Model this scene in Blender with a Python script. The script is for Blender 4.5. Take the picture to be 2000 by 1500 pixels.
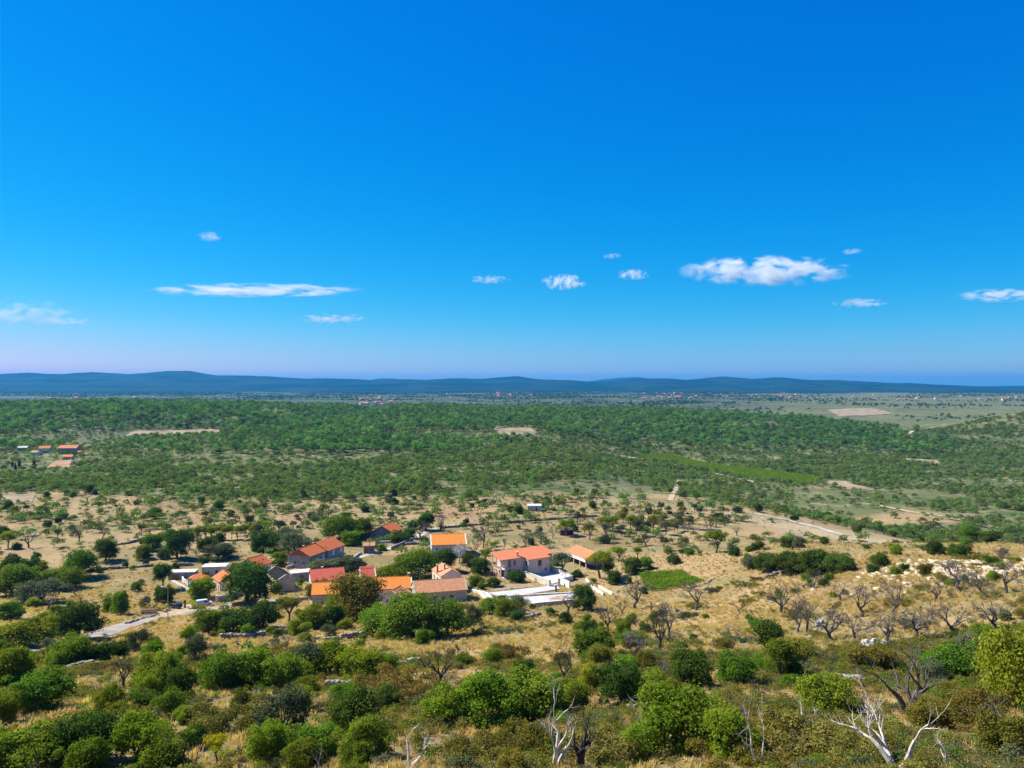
import bpy, math, random
import numpy as np
R_ = math.radians
S = bpy.context.scene
COL = S.collection
for o in list(bpy.data.objects): bpy.data.objects.remove(o)

# ---------------------------------------------------------------- camera, sky, sun, exposure
F, CZ = 1511.0, 67.0                      # focal length in photo pixels (2000 wide), eye height above the village
cam = bpy.data.cameras.new('camera'); cam.sensor_width = 36; cam.lens = 36 * F / 2000
cam.clip_start = 0.5; cam.clip_end = 120000
co = bpy.data.objects.new('camera', cam); COL.objects.link(co)
co.location = (0, 0, CZ); co.rotation_euler = (R_(90), 0, 0); S.camera = co

SUN_AZ, SUN_EL = -72.0, 48.0              # sun ahead of the camera to the left, fairly high
w = bpy.data.worlds.new('World'); S.world = w; w.use_nodes = True
nt = w.node_tree; nt.nodes.clear()
sky = nt.nodes.new('ShaderNodeTexSky'); sky.sky_type = 'NISHITA'; sky.sun_disc = False
sky.sun_elevation = R_(SUN_EL); sky.sun_rotation = R_(SUN_AZ); sky.altitude = 250
sky.air_density = 1.0; sky.dust_density = 0.35; sky.ozone_density = 3.0
hs = nt.nodes.new('ShaderNodeHueSaturation'); hs.inputs['Saturation'].default_value = 1.38; hs.inputs['Hue'].default_value = 0.492
bgn = nt.nodes.new('ShaderNodeBackground'); bgn.inputs['Strength'].default_value = 0.060
wo = nt.nodes.new('ShaderNodeOutputWorld')
# the photograph's deep, saturated rendering of the same clear sky: one tone curve for each channel over the whole sky
nt.links.new(sky.outputs[0], hs.inputs['Color'])
spc = nt.nodes.new('ShaderNodeSeparateColor'); cmb = nt.nodes.new('ShaderNodeCombineColor'); nt.links.new(hs.outputs[0], spc.inputs[0])
def wm(op, a, b):
    n_ = nt.nodes.new('ShaderNodeMath'); n_.operation = op
    for i_, v_ in enumerate((a, b)):
        if isinstance(v_, (int, float)): n_.inputs[i_].default_value = v_
        else: nt.links.new(v_, n_.inputs[i_])
    return n_.outputs[0]
nt.links.new(wm('MULTIPLY', wm('POWER', wm('MULTIPLY', spc.outputs[0], 0.11), 2.5), 9.4), cmb.inputs[0])
nt.links.new(wm('MULTIPLY', wm('POWER', wm('MULTIPLY', spc.outputs[1], 0.11), 0.88), 6.75), cmb.inputs[1])
nt.links.new(wm('MULTIPLY', wm('POWER', spc.outputs[2], 0.5), 3.015), cmb.inputs[2])
nt.links.new(cmb.outputs[0], bgn.inputs['Color']); nt.links.new(bgn.outputs[0], wo.inputs['Surface'])

sl = bpy.data.lights.new('sun', 'SUN'); sl.energy = 4.6; sl.angle = R_(0.53); sl.color = (1.0, 0.95, 0.86)
so = bpy.data.objects.new('sun', sl); COL.objects.link(so)
so.rotation_euler = (R_(90 - SUN_EL), 0, R_(180 - SUN_AZ)); so.location = (-300, 200, 600)

S.view_settings.view_transform = 'Standard'; S.view_settings.look = 'None'
S.view_settings.exposure = 1.0; S.view_settings.gamma = 1.0
S.render.engine = 'CYCLES'
cy = S.cycles
cy.use_denoising = True; cy.max_bounces = 8; cy.diffuse_bounces = 2; cy.glossy_bounces = 2; cy.transmission_bounces = 3
cy.volume_bounces = 6; cy.transparent_max_bounces = 6; cy.use_adaptive_sampling = True; cy.adaptive_threshold = 0.01
cy.sample_clamp_indirect = 4.0

# ---------------------------------------------------------------- helpers
rng = np.random.default_rng(7)

def tag(o, label=None, cat=None, group=None, kind=None):
    if label: o['label'] = label
    if cat: o['category'] = cat
    if group: o['group'] = group
    if kind: o['kind'] = kind
    return o

def link(name, me, parent=None):
    o = bpy.data.objects.new(name, me); COL.objects.link(o)
    if parent: o.parent = parent
    return o

def empty(name, loc=(0, 0, 0), rz=0.0, scale=(1, 1, 1)):
    o = bpy.data.objects.new(name, None); COL.objects.link(o)
    o.location = loc; o.rotation_euler = (0, 0, rz); o.scale = scale; o.empty_display_size = 0.3
    return o

def np_mesh(name, V, loops, counts, mat=None, smooth=False):
    me = bpy.data.meshes.new(name)
    V = np.asarray(V, np.float32); loops = np.asarray(loops, np.int32); counts = np.asarray(counts, np.int32)
    me.vertices.add(len(V)); me.vertices.foreach_set('co', V.ravel())
    me.loops.add(len(loops)); me.loops.foreach_set('vertex_index', loops)
    me.polygons.add(len(counts)); st = np.zeros(len(counts), np.int32); st[1:] = np.cumsum(counts)[:-1]
    me.polygons.foreach_set('loop_start', st)
    try: me.polygons.foreach_set('loop_total', counts)
    except Exception: pass
    if smooth: me.polygons.foreach_set('use_smooth', np.ones(len(counts), bool))
    me.update(calc_edges=True)
    if mat: me.materials.append(mat)
    return me

class MB:
    """collects faces for one mesh"""
    def __init__(s): s.v = []; s.f = []
    def add(s, vs, fs):
        b = len(s.v); s.v += [tuple(p) for p in vs]; s.f += [tuple(b + i for i in f) for f in fs]
    def box(s, x0, x1, y0, y1, z0, z1):
        s.add([(x0,y0,z0),(x1,y0,z0),(x1,y1,z0),(x0,y1,z0),(x0,y0,z1),(x1,y0,z1),(x1,y1,z1),(x0,y1,z1)],
              [(3,2,1,0),(4,5,6,7),(0,1,5,4),(1,2,6,5),(2,3,7,6),(3,0,4,7)])
    def hexa(s, lo, hi):                    # two quads, bottom and top
        s.add(list(lo) + list(hi), [(3,2,1,0),(4,5,6,7),(0,1,5,4),(1,2,6,5),(2,3,7,6),(3,0,4,7)])
    def cyl(s, c0, c1, r0, r1, n=8):
        v, f = tube_np([c0, c1], [r0, r1], n)
        s.add(v.tolist(), f + [tuple(range(n))[::-1], tuple(range(n, 2 * n))])
    def mesh(s, name, mat, smooth=False):
        me = bpy.data.meshes.new(name); me.from_pydata(s.v, [], s.f); me.update()
        if smooth: me.polygons.foreach_set('use_smooth', np.ones(len(me.polygons), bool))
        if mat: me.materials.append(mat)
        return me
    def build(s, name, mat, parent=None, smooth=False):
        return link(name, s.mesh(name, mat, smooth), parent)

def tube_np(path, rad, n):
    P = np.array(path, float); k = len(P); V = []; Fc = []
    T = np.gradient(P, axis=0) if k > 2 else np.repeat([P[1] - P[0]], 2, 0)
    T /= (np.linalg.norm(T, axis=1)[:, None] + 1e-9)
    ref = np.array([1.0, 0, 0]) if abs(T[0][2]) > 0.8 else np.array([0, 0, 1.0])
    for i in range(k):
        a = np.cross(T[i], ref); a /= np.linalg.norm(a) + 1e-9; b = np.cross(T[i], a)
        for j in range(n):
            t = 2 * math.pi * j / n
            V.append(P[i] + rad[i] * (math.cos(t) * a + math.sin(t) * b))
    for i in range(k - 1):
        for j in range(n):
            q = (j + 1) % n
            Fc.append((i * n + j, i * n + q, (i + 1) * n + q, (i + 1) * n + j))
    return np.array(V), Fc

def sm(a, b, t): t = np.clip((t - a) / (b - a), 0, 1); return t * t * (3 - 2 * t)

def vnoise(x, y, seed=0):
    x = np.asarray(x, float); y = np.asarray(y, float)
    xi = np.floor(x); yi = np.floor(y); fx = x - xi; fy = y - yi
    fx = fx * fx * (3 - 2 * fx); fy = fy * fy * (3 - 2 * fy)
    def h(a, b):
        s = np.sin(a * 127.1 + b * 311.7 + seed * 74.7) * 43758.5453
        return s - np.floor(s)
    return (h(xi, yi) * (1 - fx) + h(xi + 1, yi) * fx) * (1 - fy) + (h(xi, yi + 1) * (1 - fx) + h(xi + 1, yi + 1) * fx) * fy
def fbm(x, y, seed=0, o=4):
    s = 0; a = .5; t = 0
    for i in range(o):
        s = s + a * vnoise(x * 2 ** i + 13.3 * i, y * 2 ** i - 7.1 * i, seed + i); t += a; a *= .5
    return s / t

# ---------------------------------------------------------------- materials
MATS = {}
class NT:
    def __init__(s, name):
        s.m = bpy.data.materials.new(name); s.m.use_nodes = True; s.t = s.m.node_tree; s.t.nodes.clear()
        s.out = s.n('OutputMaterial')
    def n(s, typ, **kw):
        nd = s.t.nodes.new('ShaderNode' + typ)
        for k, v in kw.items(): setattr(nd, k, v)
        return nd
    def set(s, sock, v):
        if hasattr(v, 'is_linked') or isinstance(v, bpy.types.NodeSocket): s.t.links.new(v, sock)
        else:
            if sock.type == 'RGBA' and len(v) == 3: v = (*v, 1)
            sock.default_value = v
    def noise(s, scale, detail=4, rough=.6, vec=None, dist=0.0):
        nd = s.n('TexNoise'); nd.inputs['Scale'].default_value = scale; nd.inputs['Detail'].default_value = detail
        nd.inputs['Roughness'].default_value = rough; nd.inputs['Distortion'].default_value = dist
        if vec is not None: s.t.links.new(vec, nd.inputs['Vector'])
        return nd.outputs['Fac']
    def ramp(s, fac, a, b):
        nd = s.n('MapRange'); nd.interpolation_type = 'SMOOTHSTEP'
        s.set(nd.inputs[0], fac); nd.inputs[1].default_value = a; nd.inputs[2].default_value = b
        return nd.outputs[0]
    def mix(s, f, a, b, mode='MIX'):
        nd = s.n('Mix', data_type='RGBA', blend_type=mode)
        s.set(nd.inputs[0], f); s.set(nd.inputs[6], a); s.set(nd.inputs[7], b)
        return nd.outputs[2]
    def math(s, op, a, b=0.0, clamp=False):
        nd = s.n('Math', operation=op, use_clamp=clamp); s.set(nd.inputs[0], a); s.set(nd.inputs[1], b)
        return nd.outputs[0]
    def pos(s): return s.n('NewGeometry').outputs['Position']
    def obj(s): return s.n('TexCoord').outputs['Object']
    def bump(s, h, strength, dist):
        nd = s.n('Bump'); nd.inputs['Strength'].default_value = strength; nd.inputs['Distance'].default_value = dist
        s.t.links.new(h, nd.inputs['Height']); return nd.outputs[0]
    def bsdf(s, col, rough=.9, normal=None, metal=0.0, spec=.3):
        b = s.n('BsdfPrincipled'); s.set(b.inputs['Base Color'], col); s.set(b.inputs['Roughness'], rough)
        b.inputs['Metallic'].default_value = metal; b.inputs['Specular IOR Level'].default_value = spec
        if normal is not None: s.t.links.new(normal, b.inputs['Normal'])
        s.t.links.new(b.outputs[0], s.out.inputs['Surface']); return b

def plain(name, col, rough=.85, var=.25, scale=1.5, metal=0.0, spec=.3, bump=0.0):
    m = NT(name); v = m.obj()
    f = m.noise(scale, 5, .65, v)
    c0 = tuple(c * (1 - var) for c in col); c1 = tuple(min(1, c * (1 + var)) for c in col)
    c = m.mix(m.ramp(f, .3, .7), c0, c1)
    m.bsdf(c, rough, m.bump(f, bump, .1) if bump else None, metal, spec)
    MATS[name] = m.m; return m.m

def roofmat(name, a, b, course=.38, mottled=.5):
    m = NT(name); v = m.obj()
    br = m.n('TexBrick'); m.t.links.new(v, br.inputs['Vector'])
    br.inputs['Scale'].default_value = 1.0; br.inputs['Brick Width'].default_value = .55; br.inputs['Row Height'].default_value = course
    br.inputs['Mortar Size'].default_value = .05; m.set(br.inputs['Color1'], a); m.set(br.inputs['Color2'], b)
    m.set(br.inputs['Mortar'], tuple(c * .55 for c in a)); br.offset = 0.0
    f = m.noise(.7, 5, .7, v); f2 = m.noise(3.5, 3, .7, v)
    c = m.mix(m.math('MULTIPLY', m.ramp(f, .35, .75), mottled), br.outputs[0], tuple(min(1, x * .62) for x in b))
    c = m.mix(m.math('MULTIPLY', m.ramp(f2, .5, .8), .35), c, tuple(min(1, x * 1.25 + .02) for x in a))
    wv = m.n('TexWave', bands_direction='X'); wv.inputs['Scale'].default_value = 1.3; m.t.links.new(v, wv.inputs['Vector'])
    m.bsdf(c, .85, m.bump(wv.outputs[1], .5, .06))
    MATS[name] = m.m; return m.m

def leafmat(name, dark, light, tr=.3, huevar=.03, vv=.5):
    m = NT(name)
    g = m.n('NewGeometry'); oi = m.n('ObjectInfo')
    cl = m.noise(1.1, 2, .5, m.obj())
    f = m.math('ADD', m.math('MULTIPLY', g.outputs['Random Per Island'], .55), m.math('MULTIPLY', m.ramp(cl, .3, .7), .45))
    c = m.mix(f, dark, light)
    h = m.n('HueSaturation')
    m.set(h.inputs['Hue'], m.math('ADD', m.math('MULTIPLY', oi.outputs['Random'], 2 * huevar), .5 - huevar))
    r2 = m.math('FRACT', m.math('MULTIPLY', oi.outputs['Random'], 17.31))
    m.set(h.inputs['Value'], m.math('ADD', m.math('MULTIPLY', r2, vv), 1 - vv / 2)); m.set(h.inputs['Color'], c)
    d = m.n('BsdfDiffuse'); m.set(d.inputs['Color'], h.outputs[0])
    t = m.n('BsdfTranslucent'); m.set(t.inputs['Color'], m.mix(1.0, h.outputs[0], (1.5, 1.45, .6), 'MULTIPLY'))
    mx = m.n('MixShader'); mx.inputs[0].default_value = tr
    m.t.links.new(d.outputs[0], mx.inputs[1]); m.t.links.new(t.outputs[0], mx.inputs[2]); m.t.links.new(mx.outputs[0], m.out.inputs['Surface'])
    MATS[name] = m.m; return m.m

leafmat('leaf_dark', (.030, .056, .010), (.10, .16, .026), .32)
leafmat('leaf_mid', (.055, .10, .011), (.20, .285, .028), .38)
leafmat('leaf_bright', (.065, .13, .010), (.22, .33, .025), .4)
leafmat('leaf_lime', (.10, .14, .012), (.27, .32, .028), .4)
leafmat('leaf_olive', (.055, .07, .03), (.15, .17, .085), .2)
leafmat('leaf_autumn', (.085, .09, .014), (.24, .205, .035), .35)
leafmat('leaf_bramble', (.105, .10, .020), (.27, .235, .06), .33)
leafmat('leaf_yellow', (.30, .23, .01), (.55, .45, .03), .4)
leafmat('leaf_pine', (.05, .13, .03), (.20, .335, .085), .35, .03, .9)
leafmat('leaf_scrub', (.055, .11, .028), (.20, .28, .08), .35, .03, .9)
leafmat('leaf_scrub_pale', (.075, .11, .026), (.24, .27, .075), .3, .03, .7)
leafmat('leaf_pine_dark', (.03, .085, .03), (.12, .215, .075), .3, .02, .7)
leafmat('leaf_farwood', (.03, .075, .03), (.09, .15, .06), .2, .02)
leafmat('grass_dry', (.40, .295, .12), (.66, .51, .26), .4, .02)
plain('bark', (.10, .078, .06), .95, .35, 5)
plain('bark_bare', (.12, .10, .088), .95, .4, 4)
plain('bark_pale', (.52, .46, .38), .95, .4, 3)
plain('bark_dark', (.06, .048, .038), .95, .4, 4)
roofmat('roof_orange', (.70, .175, .045), (.62, .15, .04), .38, .22)
roofmat('roof_bright', (.80, .27, .035), (.72, .22, .03), .38, .18)
roofmat('roof_red', (.58, .115, .065), (.50, .095, .055), .38, .3)
roofmat('roof_old', (.68, .32, .155), (.52, .235, .105), .5, .35)
roofmat('roof_salmon', (.72, .23, .10), (.65, .20, .085), .38, .18)
plain('roof_slate', (.013, .013, .015), .9, .4, 1, 0, .08)
plain('roof_slab', (.52, .49, .44), .9, .2, .8)
plain('plaster_grey', (.30, .28, .255), .95, .25, .7, bump=.2)
plain('plaster_dark', (.19, .18, .175), .95, .3, .7, bump=.2)
plain('plaster_blue', (.46, .48, .54), .95, .12, .5)
plain('plaster_pink', (.66, .50, .42), .92, .08, .5)
plain('plaster_cream', (.62, .56, .44), .92, .15, .6)
plain('plaster_white', (.70, .68, .63), .92, .08, .6)
plain('plaster_beige', (.50, .38, .26), .95, .25, .5, bump=.2)
plain('stone_wall', (.44, .38, .29), .95, .45, 2.6, bump=.6)
plain('stone_dry', (.25, .225, .19), .97, .4, 1.6, bump=.4)
plain('rock_white', (.42, .40, .365), .95, .45, 2.2, bump=.9)
plain('rock_tan', (.50, .40, .27), .95, .35, 1.3, bump=.5)
plain('brick_red', (.32, .13, .09), .95, .3, 2.5)
plain('concrete', (.50, .48, .44), .92, .12, .35)
plain('paving', (.44, .43, .43), .9, .1, .25)
plain('road', (.285, .245, .195), .95, .22, .16)
plain('lane', (.40, .35, .27), .95, .25, .2)
plain('track', (.42, .32, .20), .97, .3, .2)
plain('gravel_sand', (.37, .27, .17), .97, .25, .4)
plain('soil_tan', (.27, .205, .12), .97, .35, .05)
plain('soil_red', (.33, .19, .10), .97, .3, .08)
plain('wood', (.20, .115, .06), .9, .3, 3)
plain('wood_log', (.33, .21, .12), .9, .4, 3)
plain('pole_wood', (.16, .135, .11), .9, .3, 2)
plain('metal_grey', (.36, .37, .38), .5, .1, 2, .6)
plain('white_paint', (.78, .78, .77), .5, .03, 2)
plain('frame_brown', (.13, .07, .045), .6, .2, 2)
plain('shutter_white', (.74, .74, .74), .6, .05, 2)
plain('glass', (.03, .035, .045), .12, .1, 1, 0, .6)
plain('car_white', (.66, .67, .69), .28, .03, 1, .0, .6)
plain('car_navy', (.018, .022, .045), .22, .1, 1, .0, .6)
plain('rubber', (.02, .02, .02), .8, .1, 2)
plain('light_red', (.35, .02, .02), .3, .1, 2)
plain('light_clear', (.7, .7, .68), .2, .1, 2)
plain('tarp_blue', (.06, .20, .50), .6, .15, 2)
plain('flue', (.42, .20, .14), .9, .2, 3)

# ---------------------------------------------------------------- terrain
PY = [-60, 0, 5, 15, 40, 60, 95, 140, 190, 225, 255, 420, 620, 900, 2000, 3000, 60000]
PZ = [6, -1.8, -4.5, -11.5, -23, -28.5, -37, -47.5, -58.5, -65, -67, -67, -68, -69, -76, -82, -82]
CRX = [-3000, -1000, -960, -576, -384, -298, -230, 0, 190, 384, 528, 700, 3000]
CRZ = [20, 24, 25, 24, 18, 3, 15, 15, 12, 8, -2, -20, -20]
HUMPS = [(-262, 870, 150, 90, 9), (-470, 1120, 190, 60, 11), (-600, 1050, 260, 120, 8), (860, 1250, 170, 130, 42), (150, 1050, 240, 90, 7), (1150, 1500, 260, 200, 25)]

def HT(x, y):
    x = np.asarray(x, float); y = np.asarray(y, float)
    z = CZ + (np.interp(y - 7, PY, PZ) + np.interp(y, PY, PZ) * 2 + np.interp(y + 7, PY, PZ)) / 4
    z = z + 15 * sm(28, 115, x) * sm(60, 130, y) * (1 - sm(230, 345, y))
    e = x - np.interp(y, [0, 252, 300, 405, 520, 700, 60000], [178, 172, 165, 112, 60, 10, 10])
    z = z - 23 * sm(0, 170, e) * sm(150, 260, y) * (1 - sm(1800, 2600, y))
    wv = sm(880, 1380, y) * (1 - sm(1560, 2200, y))
    z = z + wv * (np.interp(x, CRX, CRZ) - z) 
    for hx, hy, sx, sy, a in HUMPS:
        z = z + a * np.exp(-((x - hx) / sx) ** 2 - ((y - hy) / sy) ** 2)
    flat = sm(195, 235, y) * (1 - sm(330, 420, y)) * (1 - sm(35, 70, x)) * sm(-190, -150, x)
    near = sm(20, 45, y)
    z = z + (fbm(x / 26, y / 26, 3, 3) - .5) * 2.6 * (1 - .92 * flat) * near * (1 - sm(700, 1500, y) * .5)
    z = z + (fbm(x / 170, y / 170, 9, 3) - .5) * 9 * sm(500, 1100, y) * (1 - .8 * sm(1800, 3000, y))
    return z

def h1(x, y): return float(HT(x, y))

def G(px, py):
    """ground point seen at a photo pixel"""
    dx = (px - 1000) / F; dz = (750 - py) / F
    t = np.concatenate([np.arange(25, 600, 1.0), np.arange(600, 3000, 4.0), np.arange(3000, 20000, 25.0)])
    below = (CZ + dz * t) < HT(dx * t, t)
    i = int(np.argmax(below))
    if not below[i]: return np.array([dx * 9000, 9000, h1(dx * 9000, 9000)])
    a, b = (t[i - 1] if i else 20.0), t[i]
    for _ in range(25):
        m = (a + b) / 2
        if CZ + dz * m < h1(dx * m, m): b = m
        else: a = m
    return np.array([dx * b, b, h1(dx * b, b)])

def axis(step, k, end):
    out = [0.0]
    while out[-1] < end: out.append(out[-1] + max(step, out[-1] * k))
    return np.array(out)
xa = axis(1.6, .03, 24000); XS = np.concatenate([-xa[::-1], xa[1:]])
YS = np.concatenate([np.arange(-40, 36, 6.0), 36 + 0 * axis(1.5, .0145, 24000)[:1], 37.5 + axis(1.5, .0, 150)])
yy = [YS[-1]]
while yy[-1] < 26000: yy.append(yy[-1] + max(1.6, yy[-1] * .0125))
YS = np.concatenate([YS, np.array(yy[1:])])
gx, gy = np.meshgrid(XS, YS); gz = HT(gx, gy)
nx, ny = len(XS), len(YS)
idx = np.arange(nx * ny).reshape(ny, nx)
q = np.stack([idx[:-1, :-1], idx[:-1, 1:], idx[1:, 1:], idx[1:, :-1]], -1).reshape(-1)

RUB = [G(1830, 1104), G(1905, 1108), G(1985, 1116)]
# cover attribute of the ground: R pale stone, G green growth, B brown/olive heath, A ploughed-dry
def cover(x, y):
    n = fbm(x / 45, y / 45, 21, 4); n2 = fbm(x / 140, y / 90, 33, 3)
    pale = np.exp(-((x - 150 + (y - 330) * .55) / 30) ** 2) * sm(260, 300, y) * (1 - sm(400, 450, y)) * .5
    for rb in RUB: pale = np.maximum(pale, np.exp(-((x - rb[0]) / 15) ** 2 - ((y - rb[1]) / 11) ** 2))
    pale = np.maximum(pale, .4 * sm(.62, .72, n) * sm(300, 400, y) * (1 - sm(460, 560, y)))
    green = sm(395, 520, y + (n2 - .5) * 260 + np.clip(x - 120, 0, 80) * 1.2)
    green = np.maximum(green, sm(172, 200, x) * sm(200, 240, y))
    green = green * (1 - .75 * sm(.56, .7, n2) * (1 - sm(460, 600, y - np.clip(x, 0, 200) * .8)))
    heath = .75 * sm(.45, .62, n) * (1 - sm(120, 200, y)) + .5 * sm(.5, .66, n) * sm(180, 230, y) * (1 - sm(420, 520, y))
    return np.stack([np.clip(pale, 0, 1), np.clip(green, 0, 1), np.clip(heath, 0, 1), sm(1900, 2700, y) * (1 - sm(.26, .40, x / np.maximum(y, 1)))], -1)
CV = cover(gx.ravel(), gy.ravel()).astype(np.float32)

m = NT('ground'); P = m.pos()
at = m.n('Attribute', attribute_name='cover'); sp = m.n('SeparateColor'); m.t.links.new(at.outputs['Color'], sp.inputs[0])
nA = m.noise(.35, 6, .65, P); nB = m.noise(.06, 5, .6, P); nC = m.noise(2.2, 4, .7, P); nD = m.noise(.011, 6, .62, P)
straw = m.mix(m.ramp(nB, .35, .65), (.36, .25, .115), (.31, .225, .115))
straw = m.mix(m.ramp(nA, .45, .75), straw, (.235, .165, .075))
straw = m.mix(m.math('MULTIPLY', m.ramp(nC, .5, .8), .5), straw, (.46, .345, .18))
heath = m.mix(m.ramp(nA, .35, .65), (.085, .085, .028), (.17, .14, .05))
straw = m.mix(m.math('MULTIPLY', m.ramp(m.noise(.028, 6, .68, P), .44, .62), .85), straw, (.215, .185, .078))
straw = m.mix(m.math('MULTIPLY', m.ramp(m.noise(.017, 5, .66, P), .5, .66), .7), straw, (.26, .155, .085))
c = m.mix(m.math('MULTIPLY', sp.outputs[2], m.ramp(m.math('ADD', nA, m.math('MULTIPLY', m.math('SUBTRACT', nB, .5), .8)), .3, .6)), straw, heath)
grn = m.mix(m.ramp(nD, .38, .62), (.075, .10, .03), (.13, .14, .055))
grn = m.mix(m.ramp(nB, .48, .68), grn, (.24, .195, .11))
fld = m.mix(m.ramp(m.noise(.0025, 5, .6, P), .5, .62), grn, (.095, .105, .055))
c = m.mix(m.ramp(m.math('ADD', sp.outputs[1], m.math('MULTIPLY', m.math('SUBTRACT', nA, .5), .5)), .25, .75), c, fld)
c = m.mix(m.math('MULTIPLY', at.outputs['Alpha'], m.ramp(m.noise(.004, 6, .6, P), .68, .36)), c, (.03, .052, .03))
c = m.mix(m.ramp(m.math('ADD', sp.outputs[0], m.math('MULTIPLY', m.math('SUBTRACT', nA, .5), .9)), .3, .8), c, m.mix(nC, (.33, .27, .19), (.52, .45, .34)))
m.bsdf(c, .97, m.bump(m.math('ADD', nC, m.math('MULTIPLY', nA, 2.0)), .6, .35), spec=.1)
gm = np_mesh('ground', np.stack([gx.ravel(), gy.ravel(), gz.ravel()], -1), q, np.full(len(q) // 4, 4), m.m, True)
ca = gm.color_attributes.new('cover', 'FLOAT_COLOR', 'POINT'); ca.data.foreach_set('color', CV.ravel())
tag(link('ground', gm), 'dry grass hillside falling to a wide green plain', None, None, 'structure')

# ---- far hills (real ridges, ten and seventeen kilometres away)
SKY = [(-600,733),(-300,731),(0,730),(60,728),(130,731),(180,727),(250,730),(330,725),(370,724),(420,733),(520,735),(600,739),(700,740),(730,742),(800,740),(830,742),(880,738),(950,739),(1010,735),(1050,741),(1150,745),(1240,741),(1300,739),(1340,742),(1410,735),(1470,739),(1520,737),(1570,742),(1640,742),(1750,748),(1850,753),(1900,755),(2000,757),(2600,752)]
m = NT('hill_scrub'); P = m.pos()
n1 = m.noise(.0016, 6, .6, P); n2 = m.noise(.012, 5, .65, P)
c = m.mix(m.ramp(n1, .4, .62), (.006, .026, .022), (.018, .042, .034))
c = m.mix(m.math('MULTIPLY', m.ramp(n2, .6, .8), .6), c, (.06, .07, .065))
m.bsdf(c, .97, spec=.05)
def ridge(name, yc, ylo, yhi, prof, label, seed, xr):
    xs = np.linspace(-xr, xr, 420); ys = np.concatenate([np.linspace(ylo, yc, 60), np.linspace(yc, yhi, 18)[1:]])
    X, Y = np.meshgrid(xs, ys)
    pk = np.interp(X / yc * F + 1000, [p[0] for p in prof], [p[1] for p in prof])
    top = CZ + (750 - pk) / F * yc
    t = np.where(Y < yc, (Y - ylo) / (yc - ylo), (yhi - Y) / (yhi - yc))
    sh = np.clip(t, 0, 1) ** 1.6
    wig = (fbm(X / 900, Y / 900, seed, 5) - .5) * 190 * np.sin(np.clip(t, 0, 1) * math.pi) ** .8
    Z = -18 + (top + 18) * sh + wig * .55 + (fbm(X / 420, Y / 420, seed + 3, 4) - .5) * 26 * sh + np.abs(fbm(X / 1500, Y / 1500, seed + 7, 3) - .5) * -90 * np.sin(np.clip(t, 0, 1) * math.pi)
    Z[0] = -40; Z[-1] = -40
    i = np.arange(X.size).reshape(X.shape)
    qq = np.stack([i[:-1, :-1], i[:-1, 1:], i[1:, 1:], i[1:, :-1]], -1).reshape(-1)
    me = np_mesh(name, np.stack([X.ravel(), Y.ravel(), Z.ravel()], -1), qq, np.full(len(qq) // 4, 4), MATS_H, True)
    return tag(link(name, me), label, None, None, 'structure')
MATS_H = m.m
ridge('hills', 10500, 6600, 13500, SKY, 'long low range of blue hazy hills on the horizon', 5, 11500)
BACK = [(-600,760),(600,760),(715,744),(740,739),(770,739),(800,745),(1100,750),(1165,743),(1210,738),(1245,736),(1285,741),(1330,750),(1700,760),(1880,757),(1960,754),(2100,752),(2500,752)]
ridge('far_hills', 17500, 14000, 20000, BACK, 'faint paler hills showing behind the range', 11, 17500)

# ---------------------------------------------------------------- sheets draped on the ground
KEEP = []                                   # (polygon) places where no plants grow
def inpoly(x, y, poly):
    x = np.asarray(x); y = np.asarray(y); r = np.zeros(x.shape, bool); n = len(poly); j = n - 1
    for i in range(n):
        xi, yi = poly[i]; xj, yj = poly[j]
        r ^= ((yi > y) != (yj > y)) & (x < (xj - xi) * (y - yi) / (yj - yi + 1e-12) + xi); j = i
    return r
def ribbon(name, pts, width, mat, label, lift=.10, px=True, kind='structure', nxs=4, sub=2.5):
    P2 = [G(*p)[:2] if px else np.array(p[:2]) for p in pts]
    out = []
    for a, b in zip(P2[:-1], P2[1:]):
        k = max(1, int(np.linalg.norm(b - a) / sub))
        out += [a + (b - a) * i / k for i in range(k)]
    out.append(P2[-1]); C = np.array(out)
    for _ in range(3): C[1:-1] = (C[:-2] + 2 * C[1:-1] + C[2:]) / 4
    T = np.gradient(C, axis=0); T /= np.linalg.norm(T, axis=1)[:, None] + 1e-9; N = np.stack([-T[:, 1], T[:, 0]], -1)
    wd = width * (1 + .12 * (fbm(C[:, 0] / 9, C[:, 1] / 9, 2, 2) - .5))
    V = []
    for k in range(nxs + 1):
        s = (k / nxs - .5); p = C + N * (wd * s)[:, None]
        V.append(np.column_stack([p, HT(p[:, 0], p[:, 1]) + lift]))
    V = np.array(V); n = len(C); i = np.arange((nxs + 1) * n).reshape(nxs + 1, n)
    qq = np.stack([i[:-1, :-1], i[:-1, 1:], i[1:, 1:], i[1:, :-1]], -1).reshape(-1)
    me = np_mesh(name, V.reshape(-1, 3), qq, np.full(len(qq) // 4, 4), MATS[mat])
    e0, e1 = C + N * (width * .5 + .4), C - N * (width * .5 + .4)
    for i in range(len(C) - 1): KEEP.append([tuple(e0[i]), tuple(e0[i + 1]), tuple(e1[i + 1]), tuple(e1[i])])
    return tag(link(name, me), label, None, None, kind)
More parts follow.
